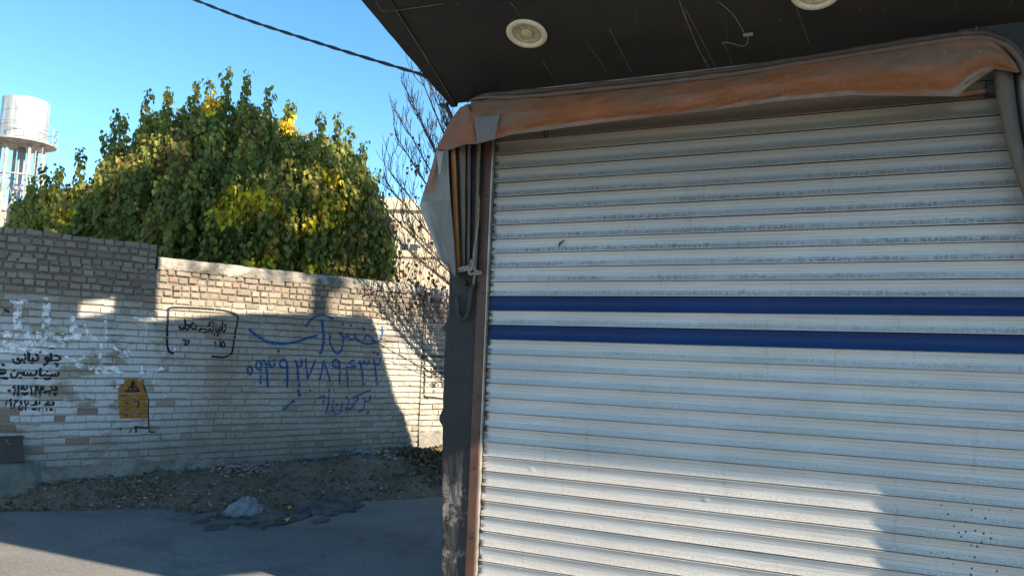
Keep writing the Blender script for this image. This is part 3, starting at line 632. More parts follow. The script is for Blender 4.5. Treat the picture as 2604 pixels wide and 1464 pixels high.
# ------------------------------------------------------------------ cement plinth and dark box at the wall's foot
t1, z1 = wpx(62, 1170, 0.12); t0 = t1 - 1.0
plin = thing('cement_block', Wl(t1 - .4, 0.1, 0.1), 'low grey green cement block against the wall under the black sheet', 'block')
mb = MB(); zt = wpx(80, 1172, 0.1)[1]
def pf(u, v):
    a = [(0.0, zt), (0.10, zt - 0.005), (0.13, zt - 0.04), (0.15, 0.3), (0.17, 0.02)]
    k = v * 4; i = min(int(k), 3); f = k - i; m = a[i][0] * (1 - f) + a[i + 1][0] * f; z = a[i][1] * (1 - f) + a[i + 1][1] * f
    t = t0 + (t1 + 0.10 + 0.1 * v - t0) * u
    return Wl(t, m * min(1, (1 - u) * 14 + 0.05) + 0.008 * nz(t * 6, z * 6), z + 0.01 * nz(t * 5, m * 20, 3))
mb.grid(pf, 40, 12); mb.build('block', M_CEMENT2, plin, True); plin.name = 'cement_block'
bx = thing('metal_box', Wl(t1 - .3, .06, zt), 'black sheet metal box on the cement block at left edge', 'box')
za = wpx(55, 1113, 0.1)[1]
mb = MB(); tr = wpx(57, 1113, 0.1)[0]
q0 = [(t0, 0.0, zt + .003), (tr + 0.03, 0.0, zt + .003), (tr, 0.0, za), (t0, 0.0, za)]
q1 = [(t0, 0.13, zt + .003), (t1 + 0.005, 0.13, zt + .003), (tr, 0.11, za), (t0, 0.11, za)]
i0 = [mb.vert(Wl(*p)) for p in q0]; i1 = [mb.vert(Wl(*p)) for p in q1]
mb.face(i1); mb.face(i0[::-1])
for k in range(4): mb.face((i0[k], i0[(k + 1) % 4], i1[(k + 1) % 4], i1[k]))
mb.build('body', M_DARKMETAL, bx)
mb = MB(); mb.box(Wl, (t0, 0.0, za + 0.002), (tr + 0.012, 0.125, za + 0.012)); mb.build('lid', M_DARKMETAL, bx)
mb = MB(); a = Vector(wpx(18, 1122, .125)); mb.tube([Wl(a.x + 0.012 * k, 0.128, a.y - 0.02 * k + 0.004 * k * k) for k in range(-1, 4)], 0.0025, 5); mb.build('wire_handle', M_RAILB, bx)
#SHOP
# ------------------------------------------------------------------ shop building
Z0 = 3.052; CT = radians(18); CD, SGR = 1.30, 3.80
def sL(d): return -0.345 - 0.05 * d
def sS(d): return -0.305 + 0.085 * d
def can(s, d, up=0.0): return S(s, d * 1.0 - up * sin(CT) * 1.0, Z0 + d * math.tan(CT) + up * cos(CT))   # soffit frame
shop = thing('shop_building', S(1.5, -1.5, 0), 'single storey shop with black pillar and dark sloping canopy over the shutter', 'building')
mb = MB()
def shopbox(lo, hi): mb.box(S, lo, hi)
shopbox((-0.20, -0.30, 3.0), (3.8, -0.055, 3.9)); shopbox((3.21, -0.30, 0), (3.8, 0.0, 2.999)); 
# side wall, back, roof slab following the roof line
prof = [(-0.058, 4.62), (-1.70, 4.50), (-2.54, 4.35), (-3.44, 4.15), (-3.50, 3.72), (-3.64, 3.5), (-3.78, 3.10), (-3.98, 2.82), (-4.12, 2.38), (-4.12, 0)]
for s0_, s1_ in ((-0.05, 0.18), (3.6, 3.8)):
    a = [mb.vert(S(s0_, n, z)) for n, z in [(-0.301, 0)] + [(-0.301, prof[0][1])] + prof[1:]]; b = [mb.vert(S(s1_, n, z)) for n, z in [(-0.301, 0)] + [(-0.301, prof[0][1])] + prof[1:]]
    mb.face(a); mb.face(b[::-1])
    for k in range(len(a)): mb.face((a[k], b[k], b[(k + 1) % len(a)], a[(k + 1) % len(a)]))
shopbox((0.18, -4.08, 0), (3.6, -3.95, 2.2))
mb.build('wall', M_PLASTER, shop)
mb = MB(); pr = [(-0.301, 4.6)] + prof[1:-1]
for (n0, z0), (n1, z1) in zip(pr, pr[1:]):
    v = [mb.vert(S(s, n, z - d)) for s in (0.181, 3.599) for (n, z) in ((n0, z0), (n1, z1)) for d in (0.0, 0.12)]
    for fc in ((0, 2, 6, 4), (1, 5, 7, 3), (0, 1, 3, 2), (4, 6, 7, 5)): mb.face([v[k] for k in fc])
mb.build('roof', M_ROOF, shop)
# added unseen screen over the canopy end, shading the wall except one hole
mb = MB(); sx0, sx1 = -0.04, 0.02
def sb(n0, n1, z0, z1): mb.box(S, (sx0, n0, z0), (sx1, n1, z1))
sb(-0.86, -0.46, 4.63, 5.62); sb(-0.15, 1.25, 3.38, 5.75); sb(-0.30, -0.151, 3.0, 4.629); sb(-0.459, -0.151, 4.905, 5.70); sb(-0.459, -0.151, 4.63, 4.735)
mb.build('shade_screen', M_SOFFIT, shop)
# pillar with chipped left edge
mb = MB(); PL = [(1464, 1120), (1300, 1121), (1150, 1121), (1085, 1123), (1070, 1114), (1055, 1113), (1045, 1122), (950, 1126), (860, 1128), (845, 1131), (836, 1124), (830, 1119), (824, 1124), (818, 1136), (760, 1138), (700, 1140), (500, 1146), (300, 1152)]
PR_ = [(1464, 1199), (700, 1226), (380, 1238)]
def pill(u, v):
    y = 1700 - v * (1700 - 330)
    yl = [(a, b) for a, b in sorted(PL)]; xl = interp(sorted(PL), y); 
    if y > 1464: xl = 1120 - (y - 1464) * 0.016
    xr = interp(sorted(PR_), y) if y <= 1464 else 1199 - (y - 1464) * 0.036
    s0, _, z = sh(xl, y, 0.02); s1 = sh(xr, y, 0.02)[0]
    s0 += 0.006 * nz(z * 14, 2) ; 
    k = u * 5
    if k <= 1: return S(s0 - 0.003, -0.25 * (1 - k) + 0.0 * k, z)
    if k <= 1.25: return S(s0 + 0.012 * (k - 1) * 4, 0.0 + 0.018 * (k - 1) * 4, z)
    f = (k - 1.25) / 3.75
    return S(s0 + 0.012 + (s1 - s0 - 0.012) * f, 0.018 + 0.006 * nz(f * 3, z * 5, 1) + 0.003 * nz(f * 9, z * 14), z)
mb.grid(pill, 20, 120)
mb.build('pillar', M_PILLAR, shop, False)
mb = MB(); mb.box(S, (2.89, -0.3, 0), (3.2, 0.20, 2.95)); mb.build('pillar', M_PILLAR, shop)
mb = MB(); mb.box(S, (2.30, -0.02, 2.985), (3.2, 0.06, 3.07)); mb.box(S, (2.48, 0.012, 2.80), (2.889, 0.07, 2.984)); mb.build('lintel', M_PILLAR, shop)
# canopy
mb = MB()
mb.grid(lambda u, v: (lambda d: can(sS(d) + (SGR - sS(d)) * u, d, 0.004 * nz(u * 4, v * 3)))(-0.05 + (CD + 0.05) * v), 30, 14, 0, lambda u, v: (3.5 * u, CD * v))
mb.box(can, (-0.28, -0.049, 0.03), (SGR, CD, 0.30))
mb.box(can, (-0.36, CD + 0.001, -0.03), (SGR, CD + 0.04, 0.55))
mb.build('canopy', M_SOFFIT, shop)
mb = MB()
def dd_(v): return -0.075 + (CD + 0.075) * v
mb.grid(lambda u, v: can(sL(dd_(v)) + (sS(dd_(v)) + 0.012 - sL(dd_(v))) * u + 0.006 * nz(v * 9, 1) * (1 - u), dd_(v), -0.005 + 0.002 * nz(u * 2, v * 7)), 4, 60, 0, lambda u, v: (0.1 * u, CD * v))
mb.grid(lambda u, v: can(sL(dd_(v)) + 0.006 * nz(v * 9, 1), dd_(v), -0.005 + 0.12 * u), 2, 60, 0, lambda u, v: (0.1 * u, CD * v))
mb.grid(lambda u, v: can(sL(-.075) + (sS(-.075) + 0.012 - sL(-.075)) * v, -0.075, -0.005 + 0.10 * u), 2, 4, 0, lambda u, v: (0.1 * u, CD * v))
mb.build('canopy_end_strip', M_SOFFIT, shop)
def canpx(x, y):
    nrm = SN * sin(CT) - UP * cos(CT); P = hit(x, y, S(0, 0, Z0), nrm); q = P - SP; return (q.dot(SS), q.dot(SN))
def drip(pts, wd_):
    mb = MB()
    c = catmull([Vector((*canpx(x, y), 0)) for x, y in pts], 6); rows = []
    for k, p in enumerate(c):
        g = (c[min(k + 1, len(c) - 1)] - c[max(k - 1, 0)]).normalized(); nn = Vector((-g.y, g.x, 0)); w = wd_ * (0.7 + 0.6 * abs(nz(k * 0.9, p.x * 5)))
        rows.append([mb.vert(can(p.x + nn.x * w, p.y + nn.y * w, -0.005)), mb.vert(can(p.x, p.y, -0.005 - w * 0.5)), mb.vert(can(p.x - nn.x * w, p.y - nn.y * w, -0.005))])
    for a, b in zip(rows, rows[1:]):
        mb.face((a[0], b[0], b[1], a[1])); mb.face((a[1], b[1], b[2], a[2]))
    mb.build('drip_stain', M_DRIP, shop)
drip([(1007, 25), (1040, 75), (1090, 155), (1125, 212), (1154, 262)], 0.0035); drip([(972, 27), (1007, 25), (1130, 8)], 0.003); drip([(955, 0), (972, 27)], 0.003)
drip([(1727, 0), (1758, 80), (1783, 135), (1804, 173)], 0.0035); drip([(1742, 20), (1790, 110), (1822, 172)], 0.002); drip([(1549, 70), (1580, 130), (1606, 182)], 0.002); drip([(1378, 148), (1400, 185), (1418, 214)], 0.0022); drip([(1297, 5), (1312, 20), (1322, 38)], 0.002)
drip([(1838, 105), (1850, 130), (1861, 160)], 0.002); drip([(2020, 0), (2035, 45), (2060, 115)], 0.0016); drip([(1494, 110), (1520, 145), (1544, 182)], 0.0016)
# angle bracket at the canopy corner
mb = MB(); a = S(*sh(1136, 274, -0.1)); b = S(*sh(1149, 301, -0.1)); mb.tube([a + UP * 0.03, a, b, b - UP * 0.02], [0.012, 0.014, 0.012, 0.01], 6); a2 = S(*sh(1120, 266, -0.1)); mb.tube([a2, a], 0.012, 6)
mb.build('bracket', M_STEEL, shop)
# downlights
def downlight(px, py, label):
    s, d = canpx(px, py); org = can(s, d, -0.004); ax = -(UP * cos(CT) - SN * sin(CT))
    t = thing('recessed_downlight', org, label, 'light', 'recessed downlights in the dark canopy')
    m1 = MB(); m1.lathe(org, ax, [(0.103, -0.002), (0.106, 0.004), (0.100, 0.010), (0.082, 0.012), (0.077, 0.006), (0.074, -0.003)], 40); m1.build('trim_ring', M_TRIM, t, True)
    m2 = MB(); m2.lathe(org, ax, [(0.0735, -0.003), (0.071, 0.002), (0.066, 0.0), (0.05, -0.003), (0.034, -0.0035)], 40); m2.build('reflector', M_REFL, t, True)
    m3 = MB(); m3.lathe(org, ax, [(0.0335, -0.0035), (0.028, 0.004), (0.018, 0.008), (0.002, 0.009)], 32, 0, True); m3.build('lens', M_LENS, t, True)
    return t
downlight(1340, 84, 'round cream downlight nearest the canopy corner, seen whole'); downlight(2074, -21, 'round cream downlight cut by the top edge of the photo')
# loose wire with connector
lw = thing('loose_wire', can(*canpx(1895, 80), -0.02), 'thin loose wire with small connector hanging from the dark canopy', 'wire')
mb = MB()
def cpt(x, y, up): s, d = canpx(x, y); return can(s, d, up)
mb.tube(catmull([cpt(1824, 0, -0.006), cpt(1850, 20, -0.008), cpt(1870, 40, -0.012), cpt(1893, 75, -0.02)], 6), 0.0022, 5)
mb.tube(catmull([cpt(1902, 84, -0.02), cpt(1902, 95, -0.03), cpt(1890, 103, -0.035), cpt(1865, 99, -0.03), cpt(1842, 96, -0.028), cpt(1838, 100, -0.03)], 6), 0.0028, 5); mb.build('cable', M_DRIP, lw)
mb = MB(); c0 = Vector(canpx(1903, 80)); mb.box(lambda a, b, c: can(c0.x + a, c0.y + b, -0.02 + c), (-0.022, -0.005, -0.006), (0.022, 0.005, 0.006)); mb.build('connector', M_RAILB, lw)
# ------------------------------------------------------------------ roller shutter
rs = thing('roller_shutter', S(1.4, 0, 0.08), 'closed dirty white roller shutter with two dark blue slats', 'shutter')
PIT = 0.0800; ZB = sh(1238, 752)[2]     # a joint line
PR = [(0.0, -0.016), (0.05, -0.016), (0.055, 0.0030), (0.075, 0.0042), (0.11, 0.0030)] + [(0.11 + 0.80 * k / 8, 0.003 - 0.0070 * sin(pi * k / 8)) for k in range(1, 9)] + [(0.93, 0.0035), (0.955, 0.0055), (0.99, 0.0050), (1.0, 0.0030)]
def slat(mb, k, s1=2.99):
    zt = ZB - k * PIT; n = 24
    sag = R.uniform(-0.0008, 0.0008)
    def fn(u, v):
        i = round(v * (len(PR) - 1)); p, nn = PR[i]; s = 0.004 + (s1 - 0.004) * u
        return S(s, nn + 0.0012 * nz(s * 1.7, k * 3.3) + sag, zt - p * PIT + 0.0009 * nz(s * 1.1, k * 7.7))
    mb.grid(fn, n, len(PR) - 1, 0, lambda u, v: (s1 * u, -(ZB - k * PIT) / PIT + PR[round(v * (len(PR) - 1))][0] * 0.998 + OFFV))
OFFV = (ZB / PIT) % 1.0
mb = MB()
for k in range(-15, 23):
    if k in (0, 2): continue
    slat(mb, k)
mb.build('white_slats', M_SLAT, rs, False)
for k in (0, 2):
    m1 = MB(); slat(m1, k); o = m1.build('blue_slat', M_BLUE, rs, False); o['label'] = 'dark blue slat, upper of two' if k == 0 else 'dark blue slat, lower of two'
mb = MB(); mb.box(S, (-0.02, -0.05, 0.0), (3.0, -0.022, 3.2)); mb.build('backing', M_STEEL, rs)
# guide rail
def railf(mb, xa, xb, n, dz=0.0):
    pass
mb = MB(); sA = sh(1203, 1400, 0.03)[0]; sB = sh(1222, 1400, 0.03)[0]
sA, sB = -0.062, -0.012
mb.box(S, (sA, -0.02, 0.0), (sB, 0.030, 2.98)); mb.build('guide_rail', M_RAIL, rs)
m1 = MB(); m1.box(S, (sB + 0.001, -0.02, 0.0), (sB + 0.010, 0.022, 2.98)); m1.build('rail_lip', M_RAILB, rs)
for y in (500, 745, 1010, 1190, 1370):
    s_, _, z_ = sh(1232, y, 0.031); m2 = MB(); m2.lathe(S(sB - 0.012, 0.0305, z_), SN, [(0.006, 0), (0.005, 0.003), (0.001, 0.004)], 10, 0, True); m2.build('screw', M_STEEL, rs)
m1 = MB(); c = S(*sh(1388, 346, 0.03)); pts = [c + SS * (0.010 * cos(a)) * 1.0 + UP * (0.010 * sin(a)) for a in [pi + pi * k / 8 for k in range(9)]]
pts = [pts[0] + UP * 0.05] + pts + [pts[-1] + UP * 0.05]; m1.tube(pts, 0.0035, 6); m1.build('hook', M_STEEL, rs)
m1 = MB(); a = S(*sh(2425, 241, 0.07)); b = S(*sh(2535, 226, 0.07)); m1.tube([a, b], 0.013, 8); m1.build('rusty_rod', M_RUST, rs)
m1 = MB(); c = sh(2522, 226, 0.07); m1.box(S, (c[0] - 0.022, 0.03, c[2] - 0.028), (c[0] + 0.022, 0.10, c[2] + 0.024)); m1.build('rod_bracket', M_STEEL, rs)
m1 = MB()
for (x, y, w) in [(1430, 612, 1)]:
    p = [sh(1436, 611, 0.006), sh(1424, 618, 0.008), sh(1419, 632, 0.006)]; m1.tube([S(*q) for q in p], [0.002, 0.006, 0.001], 5)
m1.build('torn_scrap', M_STEEL, rs)
# ------------------------------------------------------------------ bent iron hook on the pillar
hk = thing('iron_hook', S(*sh(1185, 770, 0.03)), 'bent black iron hook fixed to the black pillar', 'hook')
mb = MB(); mb.tube(catmull([S(*sh(x, y, 0.055)) for x, y in [(1206, 722), (1197, 745), (1194, 775), (1191, 795), (1181, 811), (1171, 806), (1165, 790), (1164, 752)]], 6), 0.013, 8); mb.build('bar', M_STEEL, hk, True)
mb = MB(); mb.tube([S(*sh(1205, 722, 0.01)), S(*sh(1205, 722, 0.06))], 0.016, 8); mb.lathe(S(*sh(1185, 720, 0.03)), SN, [(0.016, 0), (0.016, 0.02), (0.008, 0.03), (0.001, 0.031)], 12); mb.build('mount', M_STEEL, hk, True)
# ------------------------------------------------------------------ canvas awning hood
OR = (0.235, 0.088, 0.032, 1); GT = (0.185, 0.115, 0.078, 1); DK = (0.10, 0.085, 0.075, 1)
def mixc(a, b, f): return tuple(a[k] * (1 - f) + b[k] * f for k in range(3)) + (1,)
aw = thing('canvas_awning', S(1.2, 0.15, 2.7), 'sagging weathered orange canvas hood round the top of the shutter', 'awning')
def drape(top, bot, nf, nu, nv, colf, name, parent, mat, th=0.004):
    mb = MB()
    def P(u, v):
        a = poly_at(top, u); b = poly_at(bot, u); x = a[0] + (b[0] - a[0]) * v; y = a[1] + (b[1] - a[1]) * v
        return S(*sh(x, y, nf(u, v)))
    mb.grid(P, nu, nv, 0, lambda u, v: (u * 2.6, v * 0.35), colf)
    o = mb.build(name, mat, parent, True)
    md = o.modifiers.new('thickness', 'SOLIDIFY'); md.thickness = th; md.offset = -1; return o
VT = [(1182, 268), (1226, 259), (1300, 253), (1400, 247), (1680, 219), (1867, 194), (2101, 155), (2335, 117), (2475, 94), (2522, 96), (2556, 120), (2582, 155), (2594, 190)]
VB = [(1212, 366), (1256, 355), (1300, 343), (1400, 330), (1540, 311), (1821, 280), (2008, 255), (2171, 243), (2335, 245), (2424, 246), (2436, 240), (2456, 212), (2494, 187), (2530, 176), (2580, 184)]
# matched parameter by image x
def px_line(tab, x): return interp(tab, x)
def VP(u, v):
    x0 = 1182 + (2592 - 1182) * u; 
    xb = interp([(0, 1212), (0.05, 1258), (0.1, 1330), (0.5, 1887), (0.86, 2424), (0.90, 2456), (0.95, 2515), (1, 2586)], u)
    y0 = interp(VT, x0); y1 = interp(VB, xb) if xb < 2436 or True else 0
    return (x0 + (xb - x0) * v, y0 + (y1 - y0) * v)
mb = MB()
def vn(u, v): return 0.018 * (abs(nz(u * 14 + v * 1.5, v * 3.5, 9)) - 0.2) + 0.006 * nz(u * 60, v * 9, 2) + 0.20 + 0.05 * sin(pi * min(1, v * 1.05)) + 0.012 * nz(u * 9, v * 2) + 0.006 * nz(u * 30, v * 3) - 0.06 * max(0, u - 0.93) / 0.07 * (1 - v)
mb.grid(lambda u, v: S(*sh(*VP(u, v), vn(u, v))), 260, 24, 0, lambda u, v: (u * 2.7, v * 0.36),
        lambda u, v: mixc(mixc(OR, GT if v < 0.86 else (0.24, 0.20, 0.17, 1), min(1, max(0, 0.25 + 1.4 * nz(u * 7, v * 2.0) + (0.7 if v > 0.86 else 0) + (0.5 * (1 - v / 0.2) if v < 0.2 else 0) + (0.35 if u > 0.86 else 0)))), (0.36, 0.12, 0.075, 1), max(0, nz(u * 11, v * 3, 5))))
o = mb.build('valance', M_CANVAS, aw, True); md = o.modifiers.new('thickness', 'SOLIDIFY'); md.thickness = 0.004
# stitched patch
pt = [(1207, 296), (1272, 292)]; pb = [(1213, 367), (1258, 354)]
drape(pt, pb, lambda u, v: 0.275 - 0.02 * abs(v - .5) + 0.004 * nz(u * 5, v * 5), 14, 14, lambda u, v: (0.17, 0.15, 0.15, 1), 'grey_patch', aw, M_CURT, 0.003)
# turned fold at the right end of the valance
drape([(2430, 245), (2456, 213), (2494, 187), (2525, 176)], [(2433, 246), (2470, 215), (2512, 186), (2527, 178)], lambda u, v: 0.18 - 0.05 * v, 12, 3, lambda u, v: (0.34, 0.29, 0.22, 1), 'turned_hem', aw, M_CANVAS, 0.003)
# rolled cloth over the pole
for (dy, rad, cc, nn) in ((0, 0.017, (0.085, 0.055, 0.045, 1), 0.19), (11, 0.014, (0.15, 0.10, 0.075, 1), 0.205)):
    top = [(1188, 261), (1206, 250), (1232, 244), (1300, 238), (1400, 230), (1680, 200), (1867, 178), (2101, 141), (2335, 103), (2450, 86), (2510, 86), (2560, 106), (2592, 140), (2610, 190)]
    pts = [S(*sh(x, y + dy * min(1, max(0, (x - 1190) / 120)), nn + 0.006 * nz(x * 0.01, dy))) for x, y in [poly_at(top, k / 90) for k in range(91)]]
    mb = MB(); mb.tube(pts, [rad * (0.75 + 0.6 * abs(nz(k * 0.17, dy))) * min(1, 0.3 + k / 6) for k in range(91)], 7, 0, True, cc); mb.build('rolled_cloth', M_CURT, aw, True)
mb = MB(); mb.tube([S(*sh(x, y, 0.18)) for x, y in [(2470, 88), (2484, 80), (2482, 66)]], [0.008, 0.006, 0.002], 5, 0, True, (0.10, .09, .08, 1)); mb.build('loose_strap', M_CANVAS, aw)
# wing at the left corner
WTp = [(1170, 274), (1176, 270), (1183, 267), (1190, 267)]
WBt = [(1112, 378), (1136, 381), (1152, 376), (1180, 370), (1214, 364)]
def wingP(u, v):
    lx = interp([(0, 1172), (0.3, 1150), (0.6, 1131), (1, 1112)], v); ly = interp([(0, 274), (0.3, 302), (0.6, 338), (1, 378)], v)
    rx = interp([(0, 1190), (0.3, 1201), (0.6, 1208), (1, 1214)], v); ry = interp([(0, 266), (0.3, 296), (0.6, 330), (1, 364)], v)
    x = lx + (rx - lx) * u; y = ly + (ry - ly) * u + (4 * sin(u * pi * 2.2) * v) + 5 * sin(pi * u) * v
    return (x, y)
mb = MB(); mb.grid(lambda u, v: S(*sh(*wingP(u, v), 0.08 + 0.17 * sin(u * pi / 2) + 0.02 * nz(u * 3, v * 2))), 24, 20, 0, lambda u, v: (u * 0.3, v * 0.3),
    lambda u, v: mixc(mixc((0.26, 0.095, 0.05, 1), GT, max(0, min(1, 0.2 + 1.3 * nz(u * 4 + 3, v * 2)))), GT, 0.5 if v > 0.94 else 0))
o = mb.build('corner_wing', M_CANVAS, aw, True); md = o.modifiers.new('thickness', 'SOLIDIFY'); md.thickness = 0.004
# ------------------------------------------------------------------ tied curtain at left
cu_ = thing('tied_curtain', S(*sh(1170, 690, 0.08)), 'narrow folded canvas curtain tied with rope beside the brown rail', 'curtain')
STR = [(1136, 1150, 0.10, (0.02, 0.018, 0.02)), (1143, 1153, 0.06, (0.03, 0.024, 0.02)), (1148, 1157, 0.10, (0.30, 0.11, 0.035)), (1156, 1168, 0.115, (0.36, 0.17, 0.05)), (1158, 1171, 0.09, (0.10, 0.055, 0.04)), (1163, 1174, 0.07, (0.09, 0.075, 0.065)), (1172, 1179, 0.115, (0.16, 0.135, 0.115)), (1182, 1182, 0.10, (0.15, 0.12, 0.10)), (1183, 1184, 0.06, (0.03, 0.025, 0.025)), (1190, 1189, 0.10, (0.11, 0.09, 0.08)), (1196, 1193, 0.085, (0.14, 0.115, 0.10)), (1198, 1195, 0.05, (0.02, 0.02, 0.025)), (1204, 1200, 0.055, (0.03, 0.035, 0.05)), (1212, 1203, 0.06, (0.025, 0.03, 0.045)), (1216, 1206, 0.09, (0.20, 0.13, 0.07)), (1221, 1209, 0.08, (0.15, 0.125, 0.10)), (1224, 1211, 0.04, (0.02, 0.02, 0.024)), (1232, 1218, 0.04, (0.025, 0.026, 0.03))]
mb = MB(); rows = []
for k in range(31):
    v = k / 30; row = []
    for j, (a, b, n, c) in enumerate(STR):
        x = a + (b - a) * v + 1.5 * nz(j * 2.1, v * 3); y = 366 + (678 - 366) * v
        if j > 11: y = 366 + (700 - 366) * v
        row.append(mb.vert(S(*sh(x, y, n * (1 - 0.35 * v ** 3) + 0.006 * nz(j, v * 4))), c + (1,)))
    rows.append(row)
for a, b in zip(rows, rows[1:]):
    for j in range(len(STR) - 1): mb.face((a[j], a[j + 1], b[j + 1], b[j]))
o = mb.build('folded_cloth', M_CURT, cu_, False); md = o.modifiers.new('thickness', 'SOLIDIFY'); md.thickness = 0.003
FL = [(1112, 374), (1100, 420), (1088, 460), (1076, 495), (1068, 522), (1074, 545), (1090, 582), (1100, 610), (1112, 640), (1122, 664), (1138, 676), (1150, 694), (1156, 702)]
FR = [(1140, 374), (1141, 420), (1143, 460), (1145, 495), (1147, 522), (1149, 545), (1152, 582), (1154, 610), (1156, 640), (1158, 664), (1159, 680), (1158, 694), (1157, 702)]
def flapc(u, v):
    e = nz(u * 3 + 1, v * 5); c = mixc((0.20, 0.19, 0.17, 1), (0.34, 0.345, 0.34, 1), min(1, max(0, 1.1 - u * 2.2 + e * 0.8)) if v > 0.4 else 0.25)
    if u < 0.42 and v < 0.36: c = mixc(c, (0.28, 0.13, 0.08, 1), 0.75)
    return c
mb = MB(); mb.grid(lambda u, v: S(*sh(*(lambda a, b: (a[0] + (b[0] - a[0]) * u, a[1] + (b[1] - a[1]) * u))(poly_at(FL, v), poly_at(FR, v)), 0.05 + 0.06 * u + 0.02 * sin(u * 7 + v * 3) + 0.012 * nz(u * 4, v * 6))), 18, 50, 0, lambda u, v: (u * 0.3, v * 0.8), flapc)
o = mb.build('hanging_flap', M_CURT, cu_, True); md = o.modifiers.new('thickness', 'SOLIDIFY'); md.thickness = 0.003
drape([(1110, 385), (1128, 385)], [(1117, 444), (1120, 444)], lambda u, v: 0.125 + 0.01 * u, 4, 8, lambda u, v: (0.33, 0.33, 0.30, 1), 'torn_strip', cu_, M_CURT, 0.003)
mb = MB()
mb.tube(catmull([S(*sh(x, y, n)) for x, y, n in [(1160, 682, 0.05), (1166, 683, 0.10), (1180, 680, 0.115), (1195, 675, 0.10), (1199, 662, 0.10), (1203, 668, 0.11), (1198, 684, 0.11), (1192, 690, 0.10), (1196, 697, 0.10), (1206, 694, 0.09), (1216, 690, 0.06), (1224, 692, 0.04)]], 5), 0.008, 6)
mb.tube(catmull([S(*sh(x, y, n)) for x, y, n in [(1160, 686, 0.05), (1172, 688, 0.10), (1188, 684, 0.11), (1200, 680, 0.10), (1208, 686, 0.09), (1213, 695, 0.07), (1224, 694, 0.04)]], 5), 0.009, 6)
mb.tube(catmull([S(*sh(x, y, n)) for x, y, n in [(1218, 500, 0.06), (1214, 580, 0.07), (1206, 630, 0.075), (1205, 665, 0.08), (1210, 690, 0.08), (1206, 705, 0.07), (1204, 722, 0.06)]], 6), 0.006, 6)
mb.build('rope_tie', M_ROPE, cu_, True)
# ------------------------------------------------------------------ curtain at right end
cr_ = thing('side_curtain', S(*sh(2560, 400, 0.12)), 'brown drawn back canvas curtain at the right end of the shutter', 'curtain')
RT = [(2524, 172), (2540, 172), (2572, 176), (2578, 180), (2604, 190), (2660, 210)]
RB = [(2604, 500), (2616, 500), (2628, 505), (2634, 508), (2660, 510), (2720, 520)]
NN = [0.11, 0.16, 0.15, 0.09, 0.17, 0.14]; CC = [(0.20, 0.165, 0.13), (0.15, 0.125, 0.105), (0.10, 0.085, 0.075), (0.02, 0.02, 0.02), (0.30, 0.29, 0.27), (0.26, 0.13, 0.06)]
mb = MB(); rows = []
for k in range(41):
    v = k / 40 * 1.35; row = []
    for j in range(6):
        vv = v ** 1.05; x = RT[j][0] + (RB[j][0] - RT[j][0]) * (vv * 0.55 + 0.45 * vv * vv) + 2 * nz(j, v * 4); y = RT[j][1] + (RB[j][1] - RT[j][1]) * v
        row.append(mb.vert(S(*sh(x, y, NN[j] + 0.01 * nz(j * 3, v * 5))), CC[j] + (1,)))
    rows.append(row)
for a, b in zip(rows, rows[1:]):
    for j in range(5): mb.face((a[j], a[j + 1], b[j + 1], b[j]))
o = mb.build('cloth', M_CURT, cr_, True); md = o.modifiers.new('thickness', 'SOLIDIFY'); md.thickness = 0.003
# ------------------------------------------------------------------ added unseen neighbouring shop, its canopy sized to shade the shutter
nb = thing('added_neighbour_shop', S(5.4, -2, 0), 'unseen plain plastered shop added beyond the right end of the shutter, its canopy shading it', 'building')
mb = MB(); mb.box(S, (3.83, -4.0, 0), (7.4, -0.02, 4.3)); mb.build('wall', M_PLASTER, nb)
mb = MB(); mb.box(can, (3.82, -0.03, 0.0), (7.4, 0.845, 0.22)); mb.build('canopy', M_SOFFIT, nb)
mb = MB(); mb.box(S, (4.1, -0.019, 0.1), (6.9, 0.012, 2.7)); mb.build('shutter', M_PLASTER, nb)
#CABLE
pole = at_depth(-700, -420, 11.0)
cb = thing('overhead_cable', at_depth(760, 95, 6.6), 'twisted black cable crossing the blue sky to the canopy', 'cable')
cp = [pole, at_depth(-150, -240, 8.8), at_depth(300, -78, 7.4), at_depth(490, -2, 7.0), at_depth(620, 48, 6.75), at_depth(760, 94, 6.5), at_depth(900, 138, 6.25), at_depth(1060, 186, 6.0), at_depth(1180, 222, 5.8), S(0.1, -0.4, 4.0)]
cpts = catmull(cp, 26); mb = MB(); d = 0
for ph in (0, pi):
    pts = []; 
    for k, p in enumerate(cpts):
        a = ph + k * 0.42; pts.append(p + Vector((0, cos(a), sin(a))) * 0.006)
    mb.tube(pts, 0.0085, 6)
mb.build('strands', M_CABLE, cb, True)
pl = thing('utility_pole', Vector((pole.x, pole.y, 0)), 'grey wooden utility pole carrying the overhead cable', 'pole')
mb = MB(); mb.tube([Vector((pole.x, pole.y, 0)), Vector((pole.x, pole.y, pole.z + 0.6))], [0.14, 0.09], 12); mb.build('mast', M_BARK, pl, True)
mb = MB(); mb.box(lambda a, b, c: Vector((pole.x + a, pole.y + b - 0.14, pole.z + c)), (-0.7, -0.04, 0.05), (0.7, 0.04, 0.15)); mb.build('crossarm', M_BARK, pl)
